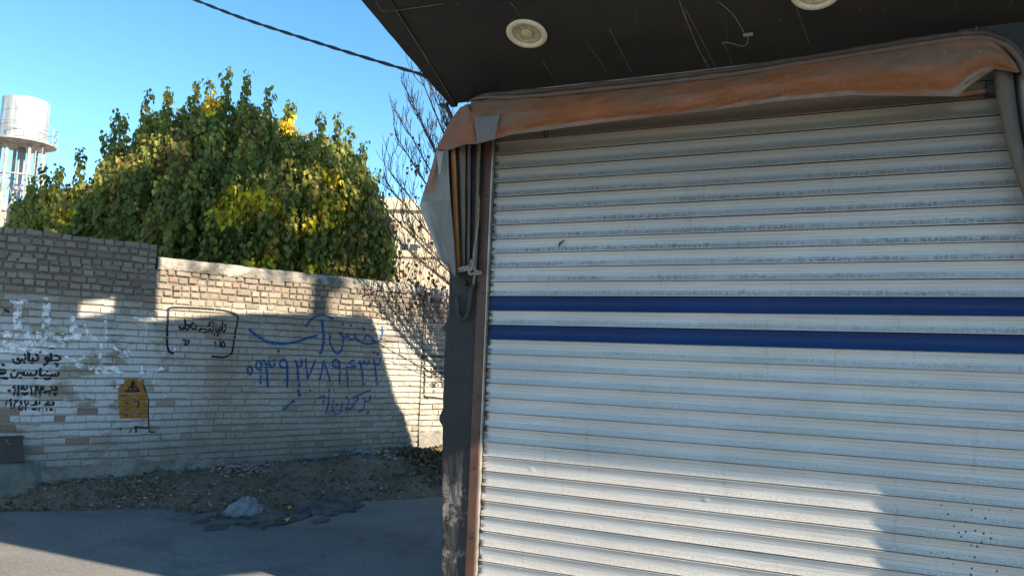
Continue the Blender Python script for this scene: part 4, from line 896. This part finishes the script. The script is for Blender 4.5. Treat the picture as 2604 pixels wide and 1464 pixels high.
#TREES
# ------------------------------------------------------------------ mulberry tree
def leaf(mb, p, d, nrm, size, col, fold=0.25):
    d = d.normalized(); sd = d.cross(nrm).normalized(); nr = sd.cross(d)
    w = size * 0.40
    def q(a, b, c): return mb.vert(p + d * (a * size) + sd * b + nr * c, col)
    b0 = q(0, 0, 0); l1 = q(0.12, -w * 0.85, fold * w); l2 = q(0.5, -w * 0.95, fold * w * 0.8); tp = q(1.0, 0, -size * 0.10); r2 = q(0.5, w * 0.95, fold * w * 0.8); r1 = q(0.12, w * 0.85, fold * w); md = q(0.5, 0, -fold * w * 0.4)
    mb.face((b0, l1, l2, md)); mb.face((md, l2, tp)); mb.face((b0, md, r2, r1)); mb.face((md, tp, r2))
TOP = [(10, 560), (40, 520), (75, 470), (110, 452), (140, 425), (165, 450), (195, 440), (240, 430), (265, 370), (300, 330), (345, 335), (375, 270), (420, 255), (480, 250), (520, 235), (570, 225), (630, 235), (680, 262), (730, 290), (770, 312), (820, 312), (860, 325), (900, 365), (930, 395), (960, 455), (985, 520), (1000, 600)]
SPIRES = [(118, 428), (150, 428), (203, 386), (300, 288), (315, 300), (384, 236), (432, 232), (505, 218), (528, 208), (578, 184), (632, 192), (690, 228), (738, 266), (750, 272), (818, 294), (858, 294), (895, 330), (930, 370), (962, 440), (40, 500), (80, 455), (270, 345)]
SUNLIT_GOLD = [(540, 260, 30, .9), (730, 315, 22, 1), (600, 520, 45, 1.0), (655, 505, 30, 1), (700, 525, 22, .9), (840, 450, 26, .8), (830, 535, 40, .8), (800, 560, 30, .6), (165, 545, 28, .8), (445, 255, 18, .8), (690, 640, 24, .7), (655, 665, 30, .8), (790, 675, 22, .8), (140, 440, 18, .5), (215, 430, 14, .5), (560, 545, 30, .9), (870, 520, 25, .7)]  # yellowed leaf clusters whose bright colour stands for sunlit crown patches
TD = 11.3
RL = random.Random(21)
mt = thing('mulberry_tree', Vector((-4.0, TD + .2, 0)), 'big leafy mulberry tree turning yellow behind the brick wall', 'tree')
mbL = MB(); mbT = MB()
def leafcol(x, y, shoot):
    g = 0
    for (gx, gy, rr, st) in SUNLIT_GOLD:
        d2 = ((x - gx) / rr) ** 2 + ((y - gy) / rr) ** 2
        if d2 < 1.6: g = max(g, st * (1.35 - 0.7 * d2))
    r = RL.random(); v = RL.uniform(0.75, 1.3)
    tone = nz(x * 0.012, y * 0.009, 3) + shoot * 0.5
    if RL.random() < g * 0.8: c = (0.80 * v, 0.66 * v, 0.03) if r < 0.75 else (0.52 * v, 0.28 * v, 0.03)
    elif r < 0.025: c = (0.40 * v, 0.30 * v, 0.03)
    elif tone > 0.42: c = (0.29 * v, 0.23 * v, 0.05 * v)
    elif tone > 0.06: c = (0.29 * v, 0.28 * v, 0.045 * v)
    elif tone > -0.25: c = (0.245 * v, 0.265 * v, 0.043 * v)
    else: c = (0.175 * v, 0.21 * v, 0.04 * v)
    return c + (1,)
def shoot(base, tip, n_leaf, sz, tone):
    ax = tip - base; ln = ax.length; bow = Vector((RL.uniform(-.08, .08), RL.uniform(-.08, .08), 0))
    pts = [base + ax * (k / 5) + bow * sin(pi * k / 5) for k in range(6)]
    mbT.tube(pts, [0.011 - 0.0016 * k for k in range(6)], 4, 0, False)
    for k in range(n_leaf):
        f = (k + RL.random()) / n_leaf; p = base + ax * f + bow * sin(pi * f)
        az = RL.uniform(0, 2 * pi); out = Vector((cos(az), sin(az) - 0.35, 0)).normalized()
        pet = out * RL.uniform(0.02, 0.075) + UP * RL.uniform(-0.02, 0.02); q = p + pet
        dr = Vector((out.x * 0.35, out.y * 0.35, -1 + RL.gauss(0, 0.28))); dr += Vector((RL.gauss(0, .25), RL.gauss(0, .25), 0))
        dd = q - EYE; px = CX + F * dd.dot(cr) / dd.dot(w_); py = CY - F * dd.dot(cu) / dd.dot(w_)
        s = sz * RL.uniform(0.7, 1.2) * (1 if f < 0.93 else 0.65)
        nr = Vector((out.x + RL.gauss(0, .3), out.y + RL.gauss(0, .3), 0.35)).normalized()
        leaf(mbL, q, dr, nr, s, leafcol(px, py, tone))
for (x, y) in SPIRES:
    tip = at_depth(x, y - 12, TD + RL.uniform(-0.4, 0.2)); b = tip + Vector((RL.uniform(-.1, .1), RL.uniform(-0.1, 0.3), -1.0))
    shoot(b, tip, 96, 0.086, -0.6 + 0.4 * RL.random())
for k in range(1150):
    x = RL.uniform(12, 985); y0 = interp(TOP, x) + 18
    f = RL.random(); dz = RL.uniform(-1, 1); dep = TD + dz * 1.15
    bul = sqrt(max(0, 1 - dz * dz)); ytip = y0 + (700 - y0) * (1 - bul) * 0.55 + (0 if f < 0.30 else (640 - y0) * RL.random() ** 1.2)
    dep -= 0.75 * min(1, (ytip - y0) / 260) * (1 if dz < 0.2 else -0.2)
    while (at_depth(x, ytip, dep) - W0).dot(WN) > -0.75: dep += 0.15
    tip = at_depth(x, ytip, dep)
    ln = RL.uniform(0.65, 1.15); b = tip + Vector((RL.gauss(0, .09), RL.gauss(0.05, .08), -ln))
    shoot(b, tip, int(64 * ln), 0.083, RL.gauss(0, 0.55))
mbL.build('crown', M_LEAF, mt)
base = Vector((-4.0, TD + 0.2, 0))
mb = MB(); mb.tube([base, base + Vector((0.05, 0, 0.7)), base + Vector((0, 0, 1.5))], [0.22, 0.17, 0.16], 10); mb.build('trunk', M_BARK, mt, True)
for k in range(13):
    x = 60 + 70 * k; tip = at_depth(x, interp(TOP, x) + 150, TD + RL.uniform(-.5, .5)); b = base + Vector((0, 0, 1.45)); mid = b.lerp(tip, 0.5) + Vector((0, 0, 0.15 * RL.uniform(-1, 1) - 0.1))
    mbT.tube(catmull([b, mid, tip], 5), [0.07 - 0.0055 * j for j in range(11)], 6, 0, False)
mbT.build('limbs', M_BARK, mt, True)
# ------------------------------------------------------------------ bare tree near the wall, right
RB_ = random.Random(5)
def grow(mb, p, d, ln, r, lvl, up=0.35, kids=(3, 5), lens=0.62, spread=0.9, lit=None):
    n = 5; pts = [p]; dd = d.normalized()
    for k in range(n):
        dd = (dd + Vector((RB_.gauss(0, .10), RB_.gauss(0, .10), RB_.gauss(0, .10) + up * 0.16))).normalized(); pts.append(pts[-1] + dd * ln / n)
    mb.tube(pts, [max(0.0034, r * (1 - 0.6 * k / n)) for k in range(n + 1)], 5 if lvl > 1 else 4, 0, lvl < 1)
    if lvl == 0:
        return
    for k in range(RB_.randint(*kids)):
        f = RB_.uniform(0.25, 1.0); i = min(int(f * n), n - 1); q = pts[i].lerp(pts[i + 1], f * n - i)
        ax = (pts[i + 1] - pts[i]).normalized(); o = ax.orthogonal().normalized(); o.rotate(__import__('mathutils').Quaternion(ax, RB_.uniform(0, 2 * pi)))
        nd = (ax + o * RB_.uniform(0.5, 1.0) * spread).normalized()
        grow(mb, q, nd, ln * lens * RB_.uniform(0.7, 1.25), r * 0.52, lvl - 1, up, kids, lens, spread, lit)
tb = Vector((0.35, 9.9, 0.1))
bt = thing('bare_tree', tb, 'leafless tree with upturned twigs spreading over the wall beside the pillar', 'tree')
mb = MB(); mb.tube([tb, tb + Vector((0.03, 0, 0.9)), tb + Vector((-0.02, 0.05, 1.75))], [0.085, 0.07, 0.065], 9); mb.build('trunk', M_BARK, bt, True)
mb = MB(); hd = tb + Vector((-0.02, 0.05, 1.7))
def limb(px, py, dep, r, lvl=2, sag=0.0):
    px -= 6
    tip = at_depth(px, py, dep); b = hd; mid = b.lerp(tip, 0.5) + Vector((0, 0, -0.1 + sag)); pts = catmull([b, mid, tip], 9)
    mb.tube(pts, [0.62 * r * (1 - 0.72 * k / (len(pts) - 1)) for k in range(len(pts))], 6)
    for k in range(3, len(pts)):
        for j in range(2 if lvl > 1 else k % 2):
            ax = (pts[k] - pts[k - 1]).normalized(); o = ax.orthogonal().normalized(); o.rotate(__import__('mathutils').Quaternion(ax, RB_.uniform(0, 2 * pi)))
            grow(mb, pts[k], (ax * 0.6 + o * 0.6 + UP * 0.35), RB_.uniform(0.20, 0.42) * (1.2 - 0.5 * k / len(pts)), 0.006, lvl - 1, 1.5, (2, 4) if lvl > 1 else (1, 3), 0.6, 0.9)
for a in [(1012, 345, 9.4, 0.035), (1040, 230, 9.8, 0.035), (1075, 195, 9.2, 0.035), (1000, 480, 9.0, 0.03), (1060, 420, 9.6, 0.03), (975, 520, 9.3, 0.03), (1120, 250, 9.6, 0.035), (1090, 330, 10.2, 0.03), (1030, 560, 9.0, 0.028), (1000, 600, 9.2, 0.026), (1150, 330, 9.2, 0.03), (985, 420, 9.5, 0.026), (1025, 300, 9.7, 0.028), (960, 560, 9.6, 0.024), (1060, 280, 9.4, 0.028), (1100, 215, 9.5, 0.028)]: limb(*a)
for a in [(1020, 735, 9.75, 0.02), (972, 812, 9.50, 0.018), (1040, 790, 9.88, 0.02), (1012, 700, 9.7, 0.018), (1064, 842, 10.0, 0.014), (990, 868, 9.62, 0.012)]: limb(*a, lvl=1, sag=0.12)
mb.build('branches', M_TWIG, bt, True)
mb = MB()
for k in range(110):
    x, y = RB_.choice([(1040, 460), (1080, 420), (1050, 560), (1100, 600), (1080, 700), (1020, 640), (1060, 650)]); p = at_depth(x + RB_.gauss(0, 32), y + RB_.gauss(0, 60), 9.4 + RB_.gauss(0, .3))
    leaf(mb, p, Vector((RB_.gauss(0, .5), RB_.gauss(0, .5), -1)), Vector((RB_.gauss(0, 1), -1, 0.2)).normalized(), RB_.uniform(0.03, 0.06), (0.16, 0.085, 0.05, 1), 0.6)
mb.build('dry_leaves', M_LITTER, bt)
# thicket of bare stems behind the low wall
sb_ = thing('bare_shrub', Wl(4.3, -1.0, 0), 'thicket of thin bare stems with few withered leaves above the low wall', 'shrub')
mb = MB(); ml = MB()
for k in range(46):
    p = Wl(RB_.uniform(3.9, 5.8), RB_.uniform(-2.2, -0.5), 1.9); top = RB_.uniform(0.7, 1.25)
    grow(mb, p, Vector((RB_.gauss(0, .2), RB_.gauss(0, .15), 1)), top, 0.006, 2, 0.1, (2, 3), 0.5, 1.1)
    for j in range(5):
        q = p + Vector((RB_.gauss(0, .22), RB_.gauss(0, .2), RB_.uniform(0.5, top))); g = RB_.random()
        leaf(ml, q, Vector((RB_.gauss(0, .4), RB_.gauss(0, .4), -1)), Vector((RB_.gauss(0, 1), -1, 0.2)).normalized(), RB_.uniform(0.04, 0.075), ((0.15, 0.07, 0.045, 1) if g < 0.5 else (0.10, 0.11, 0.03, 1) if g < 0.8 else (0.30, 0.2, 0.04, 1)), 0.5)
for k in range(46):
    t = 3.9 + 1.9 * k / 45; mb.tube([Wl(t, RB_.uniform(-2.0, -.6), 0), Wl(t, RB_.uniform(-2.0, -.6), 1.95)], 0.009, 4, 0, False)
mb.build('stems', M_TWIG, sb_); ml.build('withered_leaves', M_LITTER, sb_)
# ------------------------------------------------------------------ street tree out of frame whose crown shades the mulberry and dapples the wall
ctr = Vector((-4.1, 10.7, 3.95)) + L * 18.0; ub = Vector((ctr.x, ctr.y, 0))
st_ = thing('street_tree', ub, 'tall evergreen street tree standing behind the row of shops', 'tree')
mb = MB(); mb.tube([ub, ub + UP * 6, ub + UP * 13], [0.26, 0.19, 0.08], 10); mb.build('trunk', M_BARK, st_, True)
mb = MB(); RS = random.Random(77); hp = Vector((L.y, -L.x, 0)).normalized()      # horizontal, across the sun
lp = Vector((L.x, L.y, 0)).normalized()
SUN_HOLES = []  # holes cut through the crown along the sun, to light chosen leaves and wall
for gx, gy, dp, rr in [(600, 522, 10.35, .20), (648, 505, 10.35, .22), (700, 520, 10.4, .14), (560, 540, 10.35, .14), (840, 452, 10.5, .15), (828, 535, 10.6, .2), (795, 560, 10.6, .14), (870, 520, 10.6, .12), (730, 318, 11.0, .16), (540, 255, 11.1, .15), (660, 660, 10.4, .15), (790, 676, 10.6, .12), (165, 545, 10.0, .10), (1010, 700, 10.0, .45), (1060, 760, 10.3, .5)]:
    SUN_HOLES.append((at_depth(gx, gy, dp), rr))
def in_sun_hole(q):
    for (g, rr) in SUN_HOLES:
        d = q - g
        if (d - L * d.dot(L)).length < rr: return True
    return False
cl = []
while len(cl) < 74:
    a, b, c = RS.uniform(-1, 1), RS.uniform(-1, 1), RS.uniform(-1, 1)
    if a * a + b * b * 0.8 + c * c < 1: cl.append(ub + hp * a * 3.5 + lp * b * 1.9 + UP * (ctr.z + 0.35 + c * 2.05))
for k in range(34):
    a = RS.uniform(-1.05, 0.75); cl.append(ub + hp * a * 3.6 + lp * RS.uniform(-1.2, 1.2) + UP * (ctr.z + RS.uniform(-1.9, -1.2)))
for k in range(22):
    a = RS.uniform(-1, 1); cl.append(ub + hp * a * 3.6 + lp * RS.uniform(-1.2, 1.2) + UP * (ctr.z + RS.uniform(-2.55, -1.75) + 0.3 * a))
for c in cl:
    for j in range(58 if c.z > ctr.z - 1.7 else 30):
        q = c + Vector((RS.gauss(0, .30), RS.gauss(0, .30), RS.gauss(0, .22)))
        if in_sun_hole(q): continue
        leaf(mb, q, Vector((RS.gauss(0, 1), RS.gauss(0, 1), RS.gauss(-.3, .6))), Vector((RS.gauss(0, 1), RS.gauss(0, 1), RS.gauss(0, 1))).normalized(), RS.uniform(0.14, 0.24), (0.05, 0.075, 0.025, 1))
for c in cl[::4]: mb.tube([ub + UP * (c.z - 1.0), c], [0.04, 0.012], 4, 0, False, (0.06, 0.05, 0.04, 1))
mb.build('crown', M_LEAF, st_)
#FAR
# ------------------------------------------------------------------ water tower
TWD = 40.0
c = at_depth(58, 362, TWD); zc = c.z; zt_ = at_depth(58, 258, TWD).z; tc = Vector((c.x, c.y, 0)); pxm = TWD / F
wt = thing('water_tower', tc, 'shiny galvanised water tower on steel legs beyond the tree', 'water tower')
r = 54 * pxm; mb = MB(); mb.lathe(Vector((tc.x, tc.y, 0)), UP, [(r, zc), (r, zc + (zt_ - zc) * 0.33), (r * 1.012, zc + (zt_ - zc) * 0.335), (r, zc + (zt_ - zc) * 0.34), (r, zc + (zt_ - zc) * 0.66), (r * 1.012, zc + (zt_ - zc) * 0.665), (r, zc + (zt_ - zc) * 0.67), (r, zt_), (r * 0.5, zt_ + 0.10), (0.02, zt_ + 0.14)], 40, 0, True); mb.build('tank', M_TANK, wt)
mb = MB(); mb.lathe(Vector((tc.x, tc.y, zt_ + 0.1)), UP, [(0.2, 0), (0.2, 0.14), (0.05, 0.2)], 16, 0, True); mb.build('hatch', M_TANK, wt)
rp = 77 * pxm; zp = zc - 0.06; mb = MB(); mb.lathe(Vector((tc.x, tc.y, 0)), UP, [(0.1, zp - 0.30), (r * 0.9, zp - 0.28), (rp - 0.05, zp - 0.1), (rp, zp - 0.08), (rp, zp), (0.1, zp)], 40); mb.build('platform', M_TFRAME, wt)
mb = MB()
for h in (0.42, 0.80): mb.tube([tc + Vector((rp * cos(a), rp * sin(a), zp + h)) for a in [2 * pi * k / 40 for k in range(41)]], 0.022, 5)
for k in range(14):
    a = 2 * pi * k / 14; mb.tube([tc + Vector((rp * cos(a), rp * sin(a), zp)), tc + Vector((rp * cos(a), rp * sin(a), zp + 0.8))], 0.02, 5)
mb.build('railing', M_TFRAME, wt)
for k in range(6):
    a = 2 * pi * (k + 0.35) / 6; mb = MB(); q = r * 0.9
    mb.tube([tc + Vector((q * cos(a) * 1.32, q * sin(a) * 1.32, 0)), tc + Vector((q * cos(a), q * sin(a), zp - 0.1))], 0.085, 8); mb.build('leg', M_TFRAME, wt)
mb = MB()
for h in (zp - 1.75, zp - 4.5):
    q = r * 0.9 * (1 + 0.32 * (1 - h / zp)); mb.tube([tc + Vector((q * cos(a), q * sin(a), h)) for a in [2 * pi * (k + 0.35) / 6 for k in range(7)]], 0.05, 5)
for k in range(6):
    a0 = 2 * pi * (k + 0.35) / 6; a1 = 2 * pi * (k + 1.35) / 6; q = r * 0.9; q2 = q * 1.18
    mb.tube([tc + Vector((q * 1.06 * cos(a0), q * 1.06 * sin(a0), zp - 1.75)), tc + Vector((q2 * cos(a1), q2 * sin(a1), zp - 4.5))], 0.02, 4)
    mb.tube([tc + Vector((q * 1.06 * cos(a1), q * 1.06 * sin(a1), zp - 1.75)), tc + Vector((q2 * cos(a0), q2 * sin(a0), zp - 4.5))], 0.02, 4)
mb.build('bracing', M_TFRAME, wt)
mb = MB(); mb.tube([tc + UP * 0.1, tc + UP * (zp - 0.25)], 0.19, 12); mb.tube([tc + UP * (zp - 2.5), tc + UP * (zp - 2.3)], 0.24, 12); mb.build('riser_pipe', M_TANK, wt, True)
mb = MB(); ld = tc + Vector((r * 0.98, -r * 0.25, 0))
for sx in (-0.17, 0.17): mb.tube([ld + Vector((sx, 0, 0)), ld + Vector((sx, 0, zp + 0.8))], 0.025, 5)
for k in range(34): mb.tube([ld + Vector((-.17, 0, 0.3 + k * 0.33)), ld + Vector((.17, 0, 0.3 + k * 0.33))], 0.018, 4)
mb.build('ladder', M_TFRAME, wt)
# ------------------------------------------------------------------ far buildings
def building(name, label, x0, x1, ytop, dep, depth, wins, mat, steps=None, floors=3, cat='building'):
    a = at_depth(x0, 600, dep); b = at_depth(x1, 600, dep); z = at_depth((x0 + x1) / 2, ytop, dep).z
    o = thing(name, Vector(((a.x + b.x) / 2, dep + depth / 2, 0)), label, cat)
    mb = MB(); fr = lambda p, q, s_: Vector((p, q, s_)); W = b.x - a.x
    mb.box(fr, (a.x, dep, 0), (b.x, dep + depth, z))
    for (f0, f1, dz) in (steps or []): mb.box(fr, (a.x + W * f0, dep + 0.6, z), (a.x + W * f1, dep + depth - 0.3, z + dz))
    for k in range(1, floors): mb.box(fr, (a.x - 0.04, dep - 0.07, z * k / floors), (b.x + 0.04, dep - 0.001, z * k / floors + 0.22))
    mb.build('wall', mat, o)
    mb = MB(); mb.box(fr, (a.x - 0.08, dep - 0.12, z + 0.002), (b.x + 0.08, dep + 0.25, z + 0.16)); mb.build('cornice', M_WFRAME if mat is not M_STONEB else M_STONEB, o)
    for (wx, wy, ww, wh_) in wins:
        c = at_depth(wx, wy, dep); s = dep / F; hw = ww * s / 2; hh = wh_ * s / 2
        m1 = MB(); m1.box(fr, (c.x - hw - .08, dep - 0.05, c.z - hh - .08), (c.x + hw + .08, dep - 0.002, c.z - hh)); m1.box(fr, (c.x - hw - .08, dep - 0.05, c.z + hh), (c.x + hw + .08, dep - 0.002, c.z + hh + .08))
        m1.box(fr, (c.x - hw - .08, dep - 0.05, c.z - hh), (c.x - hw, dep - 0.002, c.z + hh)); m1.box(fr, (c.x + hw, dep - 0.05, c.z - hh), (c.x + hw + .08, dep - 0.002, c.z + hh)); m1.box(fr, (c.x - 0.03, dep - 0.045, c.z - hh), (c.x + 0.03, dep - 0.002, c.z + hh))
        w = m1.build('window', M_WFRAME, o); m2 = MB(); m2.box(fr, (c.x - hw, dep - 0.02, c.z - hh), (c.x + hw, dep - 0.003, c.z + hh)); m2.build('pane', M_GLASS, w)
    return o
building('stone_building', 'sunlit cream stone building behind the bare twigs', 880, 1330, 538, 27, 10, [(968, 575, 26, 40), (1040, 632, 46, 22), (1130, 590, 30, 40), (920, 640, 24, 36)], M_STONEB, [(0.10, 0.36, 0.55), (0.36, 0.62, 0.28), (0.7, 1.0, 0.6)], 4)
building('brick_house', 'low pinkish house glimpsed through gaps under the leafy tree', 560, 872, 640, 22, 7, [(640, 668, 30, 26), (760, 668, 30, 26)], plain('pink_render', (0.45, 0.34, 0.28), 0.9, 0, 0.15, 1, 0.3, 10), None, 2, 'house')
building('beige_building', 'low beige building at the foot of the water tower', -160, 40, 532, 46, 8, [(-60, 560, 30, 26), (-120, 560, 30, 26)], plain('beige_render', (0.50, 0.42, 0.33), 0.9, 0, 0.12, 1, 0.3, 10), [(0.2, 0.5, 0.8)], 3)
#LITTER
# ------------------------------------------------------------------ litter, rubble, bag
RQ = random.Random(99)
mb = MB()
for k in range(7000):
    t = RQ.uniform(-0.6, 5.6); e = edge_m(t); m = RQ.random() ** 0.8 * (e + 0.05)
    dens = 0.35 + 0.65 * max(0, nz(t * 1.3, m * 2, 7) + 0.4) + (0.9 if t > 4.2 else 0)
    if m > 0.75 * e and RQ.random() > 0.30: continue
    if RQ.random() > dens: continue
    p = Wl(t, m, bank(t, m) + RQ.uniform(0.002, 0.022)); v = RQ.uniform(0.6, 1.4); g = RQ.random()
    c = (0.20 * v, 0.145 * v, 0.09 * v, 1) if g < 0.5 else (0.13 * v, 0.10 * v, 0.075 * v, 1) if g < 0.8 else (0.27 * v, 0.22 * v, 0.16 * v, 1)
    leaf(mb, p, Vector((RQ.gauss(0, 1), RQ.gauss(0, 1), RQ.gauss(0, .35))), Vector((RQ.gauss(0, .5), RQ.gauss(0, .5), 1)).normalized(), RQ.uniform(0.018, 0.045), c, RQ.uniform(0.2, 1.2))
for k in range(1500):   # heap of narrow leaves by the pillar
    t = RQ.gauss(4.75, 0.32); m = abs(RQ.gauss(0.45, 0.28)); p = Wl(t, m, bank(t, m) + RQ.uniform(0.0, 0.07)); v = RQ.uniform(0.6, 1.5)
    leaf(mb, p, Vector((RQ.gauss(0, 1), RQ.gauss(0, 1), RQ.gauss(0, .4))), Vector((RQ.gauss(0, .6), RQ.gauss(0, .6), 1)).normalized(), RQ.uniform(0.04, 0.085), (0.17 * v, 0.13 * v, 0.075 * v, 1), 1.0)
tag(mb.build('leaf_litter', M_LITTER), None, None, None, 'stuff')
mb = MB()
def stone(p, s, col):
    n = 7; off = RQ.uniform(0, 100); vs_ = []
    for j in range(4):
        ph = -pi / 2 + pi * (j + 0.5) / 4
        vs_.append([mb.vert(p + Vector((cos(2 * pi * k / n) * cos(ph), sin(2 * pi * k / n) * cos(ph), sin(ph) * 0.6)) * s * (1 + 0.55 * nz(k * 1.1 + off, j * 1.3, off)), col) for k in range(n)])
    for j in range(3):
        for k in range(n): mb.face((vs_[j][k], vs_[j][(k + 1) % n], vs_[j + 1][(k + 1) % n], vs_[j + 1][k]))
    mb.face(vs_[3]); mb.face(vs_[0][::-1])
for k in range(1500):
    t = RQ.uniform(0.2, 5.2); e = edge_m(t); m = RQ.random() * e * 0.95
    if nz(t * 1.1, m * 1.5, 11) < -0.02 and RQ.random() < 0.7: continue
    v = RQ.uniform(0.6, 1.35); s = abs(RQ.gauss(0, 0.008)) + 0.004
    stone(Wl(t, m, bank(t, m) + s * 0.25), s, (0.21 * v, 0.185 * v, 0.165 * v, 1) if RQ.random() < 0.7 else (0.24 * v, 0.17 * v, 0.13 * v, 1))
for k in range(420):    # pale plaster rubble heap
    t = RQ.gauss(4.05, 0.22); m = abs(RQ.gauss(0.22, 0.13)); s = RQ.uniform(0.010, 0.032); v = RQ.uniform(0.8, 1.25)
    stone(Wl(t, m, bank(t, m) + RQ.uniform(0, 0.045)), s, (0.30 * v, 0.29 * v, 0.28 * v, 1))
for k in range(160):
    t = RQ.gauss(2.25, 0.16); m = abs(RQ.gauss(0.28, 0.1)); s = RQ.uniform(0.010, 0.028); v = RQ.uniform(0.8, 1.2)
    stone(Wl(t, m, bank(t, m) + RQ.uniform(0, 0.03)), s, (0.26 * v, 0.21 * v, 0.19 * v, 1))
for k in range(30):
    t = RQ.uniform(1.0, 4.5); e = edge_m(t); m = RQ.uniform(0.3, 0.95) * e; stone(Wl(t, m, bank(t, m) + 0.008), RQ.uniform(0.008, 0.014), (0.55, 0.54, 0.52, 1))
tag(mb.build('rubble', M_STONE), None, None, None, 'stuff')
# broken asphalt crust round the hollow
mb = MB()
for k in range(95):
    x = RQ.uniform(470, 900); f = (x - 470) / 430; yc = 1300 + 30 * sin(pi * min(1, f * 1.15)) - 18 * f; y = yc + RQ.gauss(0, 11)
    p = gpx(x, y, RZ); q = p - W0; t, m = q.dot(WT), q.dot(WN); e = edge_m(t)
    z = RZ + 0.006 if m > e else max(0.02, bank(t, m) + 0.004)
    lx = RQ.uniform(0.04, 0.16); ly = RQ.uniform(0.03, 0.09); a0 = RQ.gauss(0, 0.25); tl1, tl2 = RQ.gauss(0, .10), RQ.gauss(0, .10); n = RQ.randint(5, 7); ring0 = []; ring1 = []
    v = RQ.uniform(0.75, 1.3); col = (0.105 * v, 0.10 * v, 0.096 * v, 1)
    for j in range(n):
        a = 2 * pi * (j + RQ.uniform(-.25, .25)) / n; u = cos(a) * lx; w = sin(a) * ly; u, w = u * cos(a0) - w * sin(a0), u * sin(a0) + w * cos(a0)
        h = z + 0.016 + tl1 * u + tl2 * w; ring1.append(mb.vert(Wl(t + u, m + w, h), col)); ring0.append(mb.vert(Wl(t + u * 1.06, m + w * 1.06, h - 0.022), col))
    mb.face(ring1)
    for j in range(n): mb.face((ring0[j], ring0[(j + 1) % n], ring1[(j + 1) % n], ring1[j]))
tag(mb.build('broken_asphalt', M_STONE), None, None, None, 'stuff')
# plastic bag
bp = gpx(618, 1304, 0.06); bgt = thing('plastic_bag', bp, 'crumpled white plastic bag lying on the broken road edge', 'bag')
mb = MB()
def bagp(u, v):
    a = 2 * pi * u; ph = v * pi / 2; rr = cos(ph) ** 0.7; x = cos(a) * rr * 0.18; y = sin(a) * rr * 0.13; h = sin(ph) ** 1.1
    z = h * (0.085 * math.exp(-((x - 0.04) / 0.13) ** 2) + 0.055)
    q = Vector((x * 9, y * 9, z * 12)); ang = a * 3.5 + 2.0 * nz(x * 6, y * 6, 1); f = 0.05 * (abs(sin(ang + 4 * v)) - 0.5) + 0.10 * (abs(nz(x * 11, y * 11, z * 14)) - 0.2) + 0.05 * (abs(nz(x * 27, y * 27, z * 30)) - 0.2)
    k = 1 + f * 2.2
    return bp + WT * (x * k) + WN * (y * k) + UP * (max(0, z * k) - 0.004)
mb.grid(bagp, 90, 34)
mb.build('body', M_BAG, bgt, False)
mb = MB()
mb.grid(lambda u, v: bp + WT * (0.13 + 0.15 * u) + WN * (-0.06 + 0.10 * v * (1 - 0.6 * u)) + UP * (0.012 + 0.05 * (1 - u) * sin(pi * v) * 0.8 + 0.022 * nz(u * 9, v * 8, 3) + 0.012 * nz(u * 21, v * 19)), 16, 12); mb.build('trailing_corner', M_BAG, bgt, False)
# yellow leaves on the road
def yleaf(x, y, z, ang, lx, label):
    p = gpx(x, y, z); o = None; mb = MB()
    mb.grid(lambda u, v: p + WT * ((u - .5) * lx) + WN * ((v - .5) * lx * 0.55 * (0.35 + sin(pi * min(1, max(0, u))) * 0.65)) + UP * (0.006 + 0.02 * abs(u - 0.5) + 0.012 * sin(u * 8) * v + 0.010), 8, 4)
    o = mb.build('fallen_leaf', M_YLEAF, None, True, p); o.location = p; return tag(o, label, 'leaf', 'yellow leaves on the road edge')
yleaf(732, 1293, 0.065, 0, 0.085, 'bright yellow curled leaf lying right of the white plastic bag'); yleaf(486, 1294, 0.06, 0, 0.075, 'bright yellow leaf lying left of the white plastic bag'); yleaf(725, 1325, 0.075, 0, 0.09, 'dull yellow leaf on the cracked asphalt nearest the road')
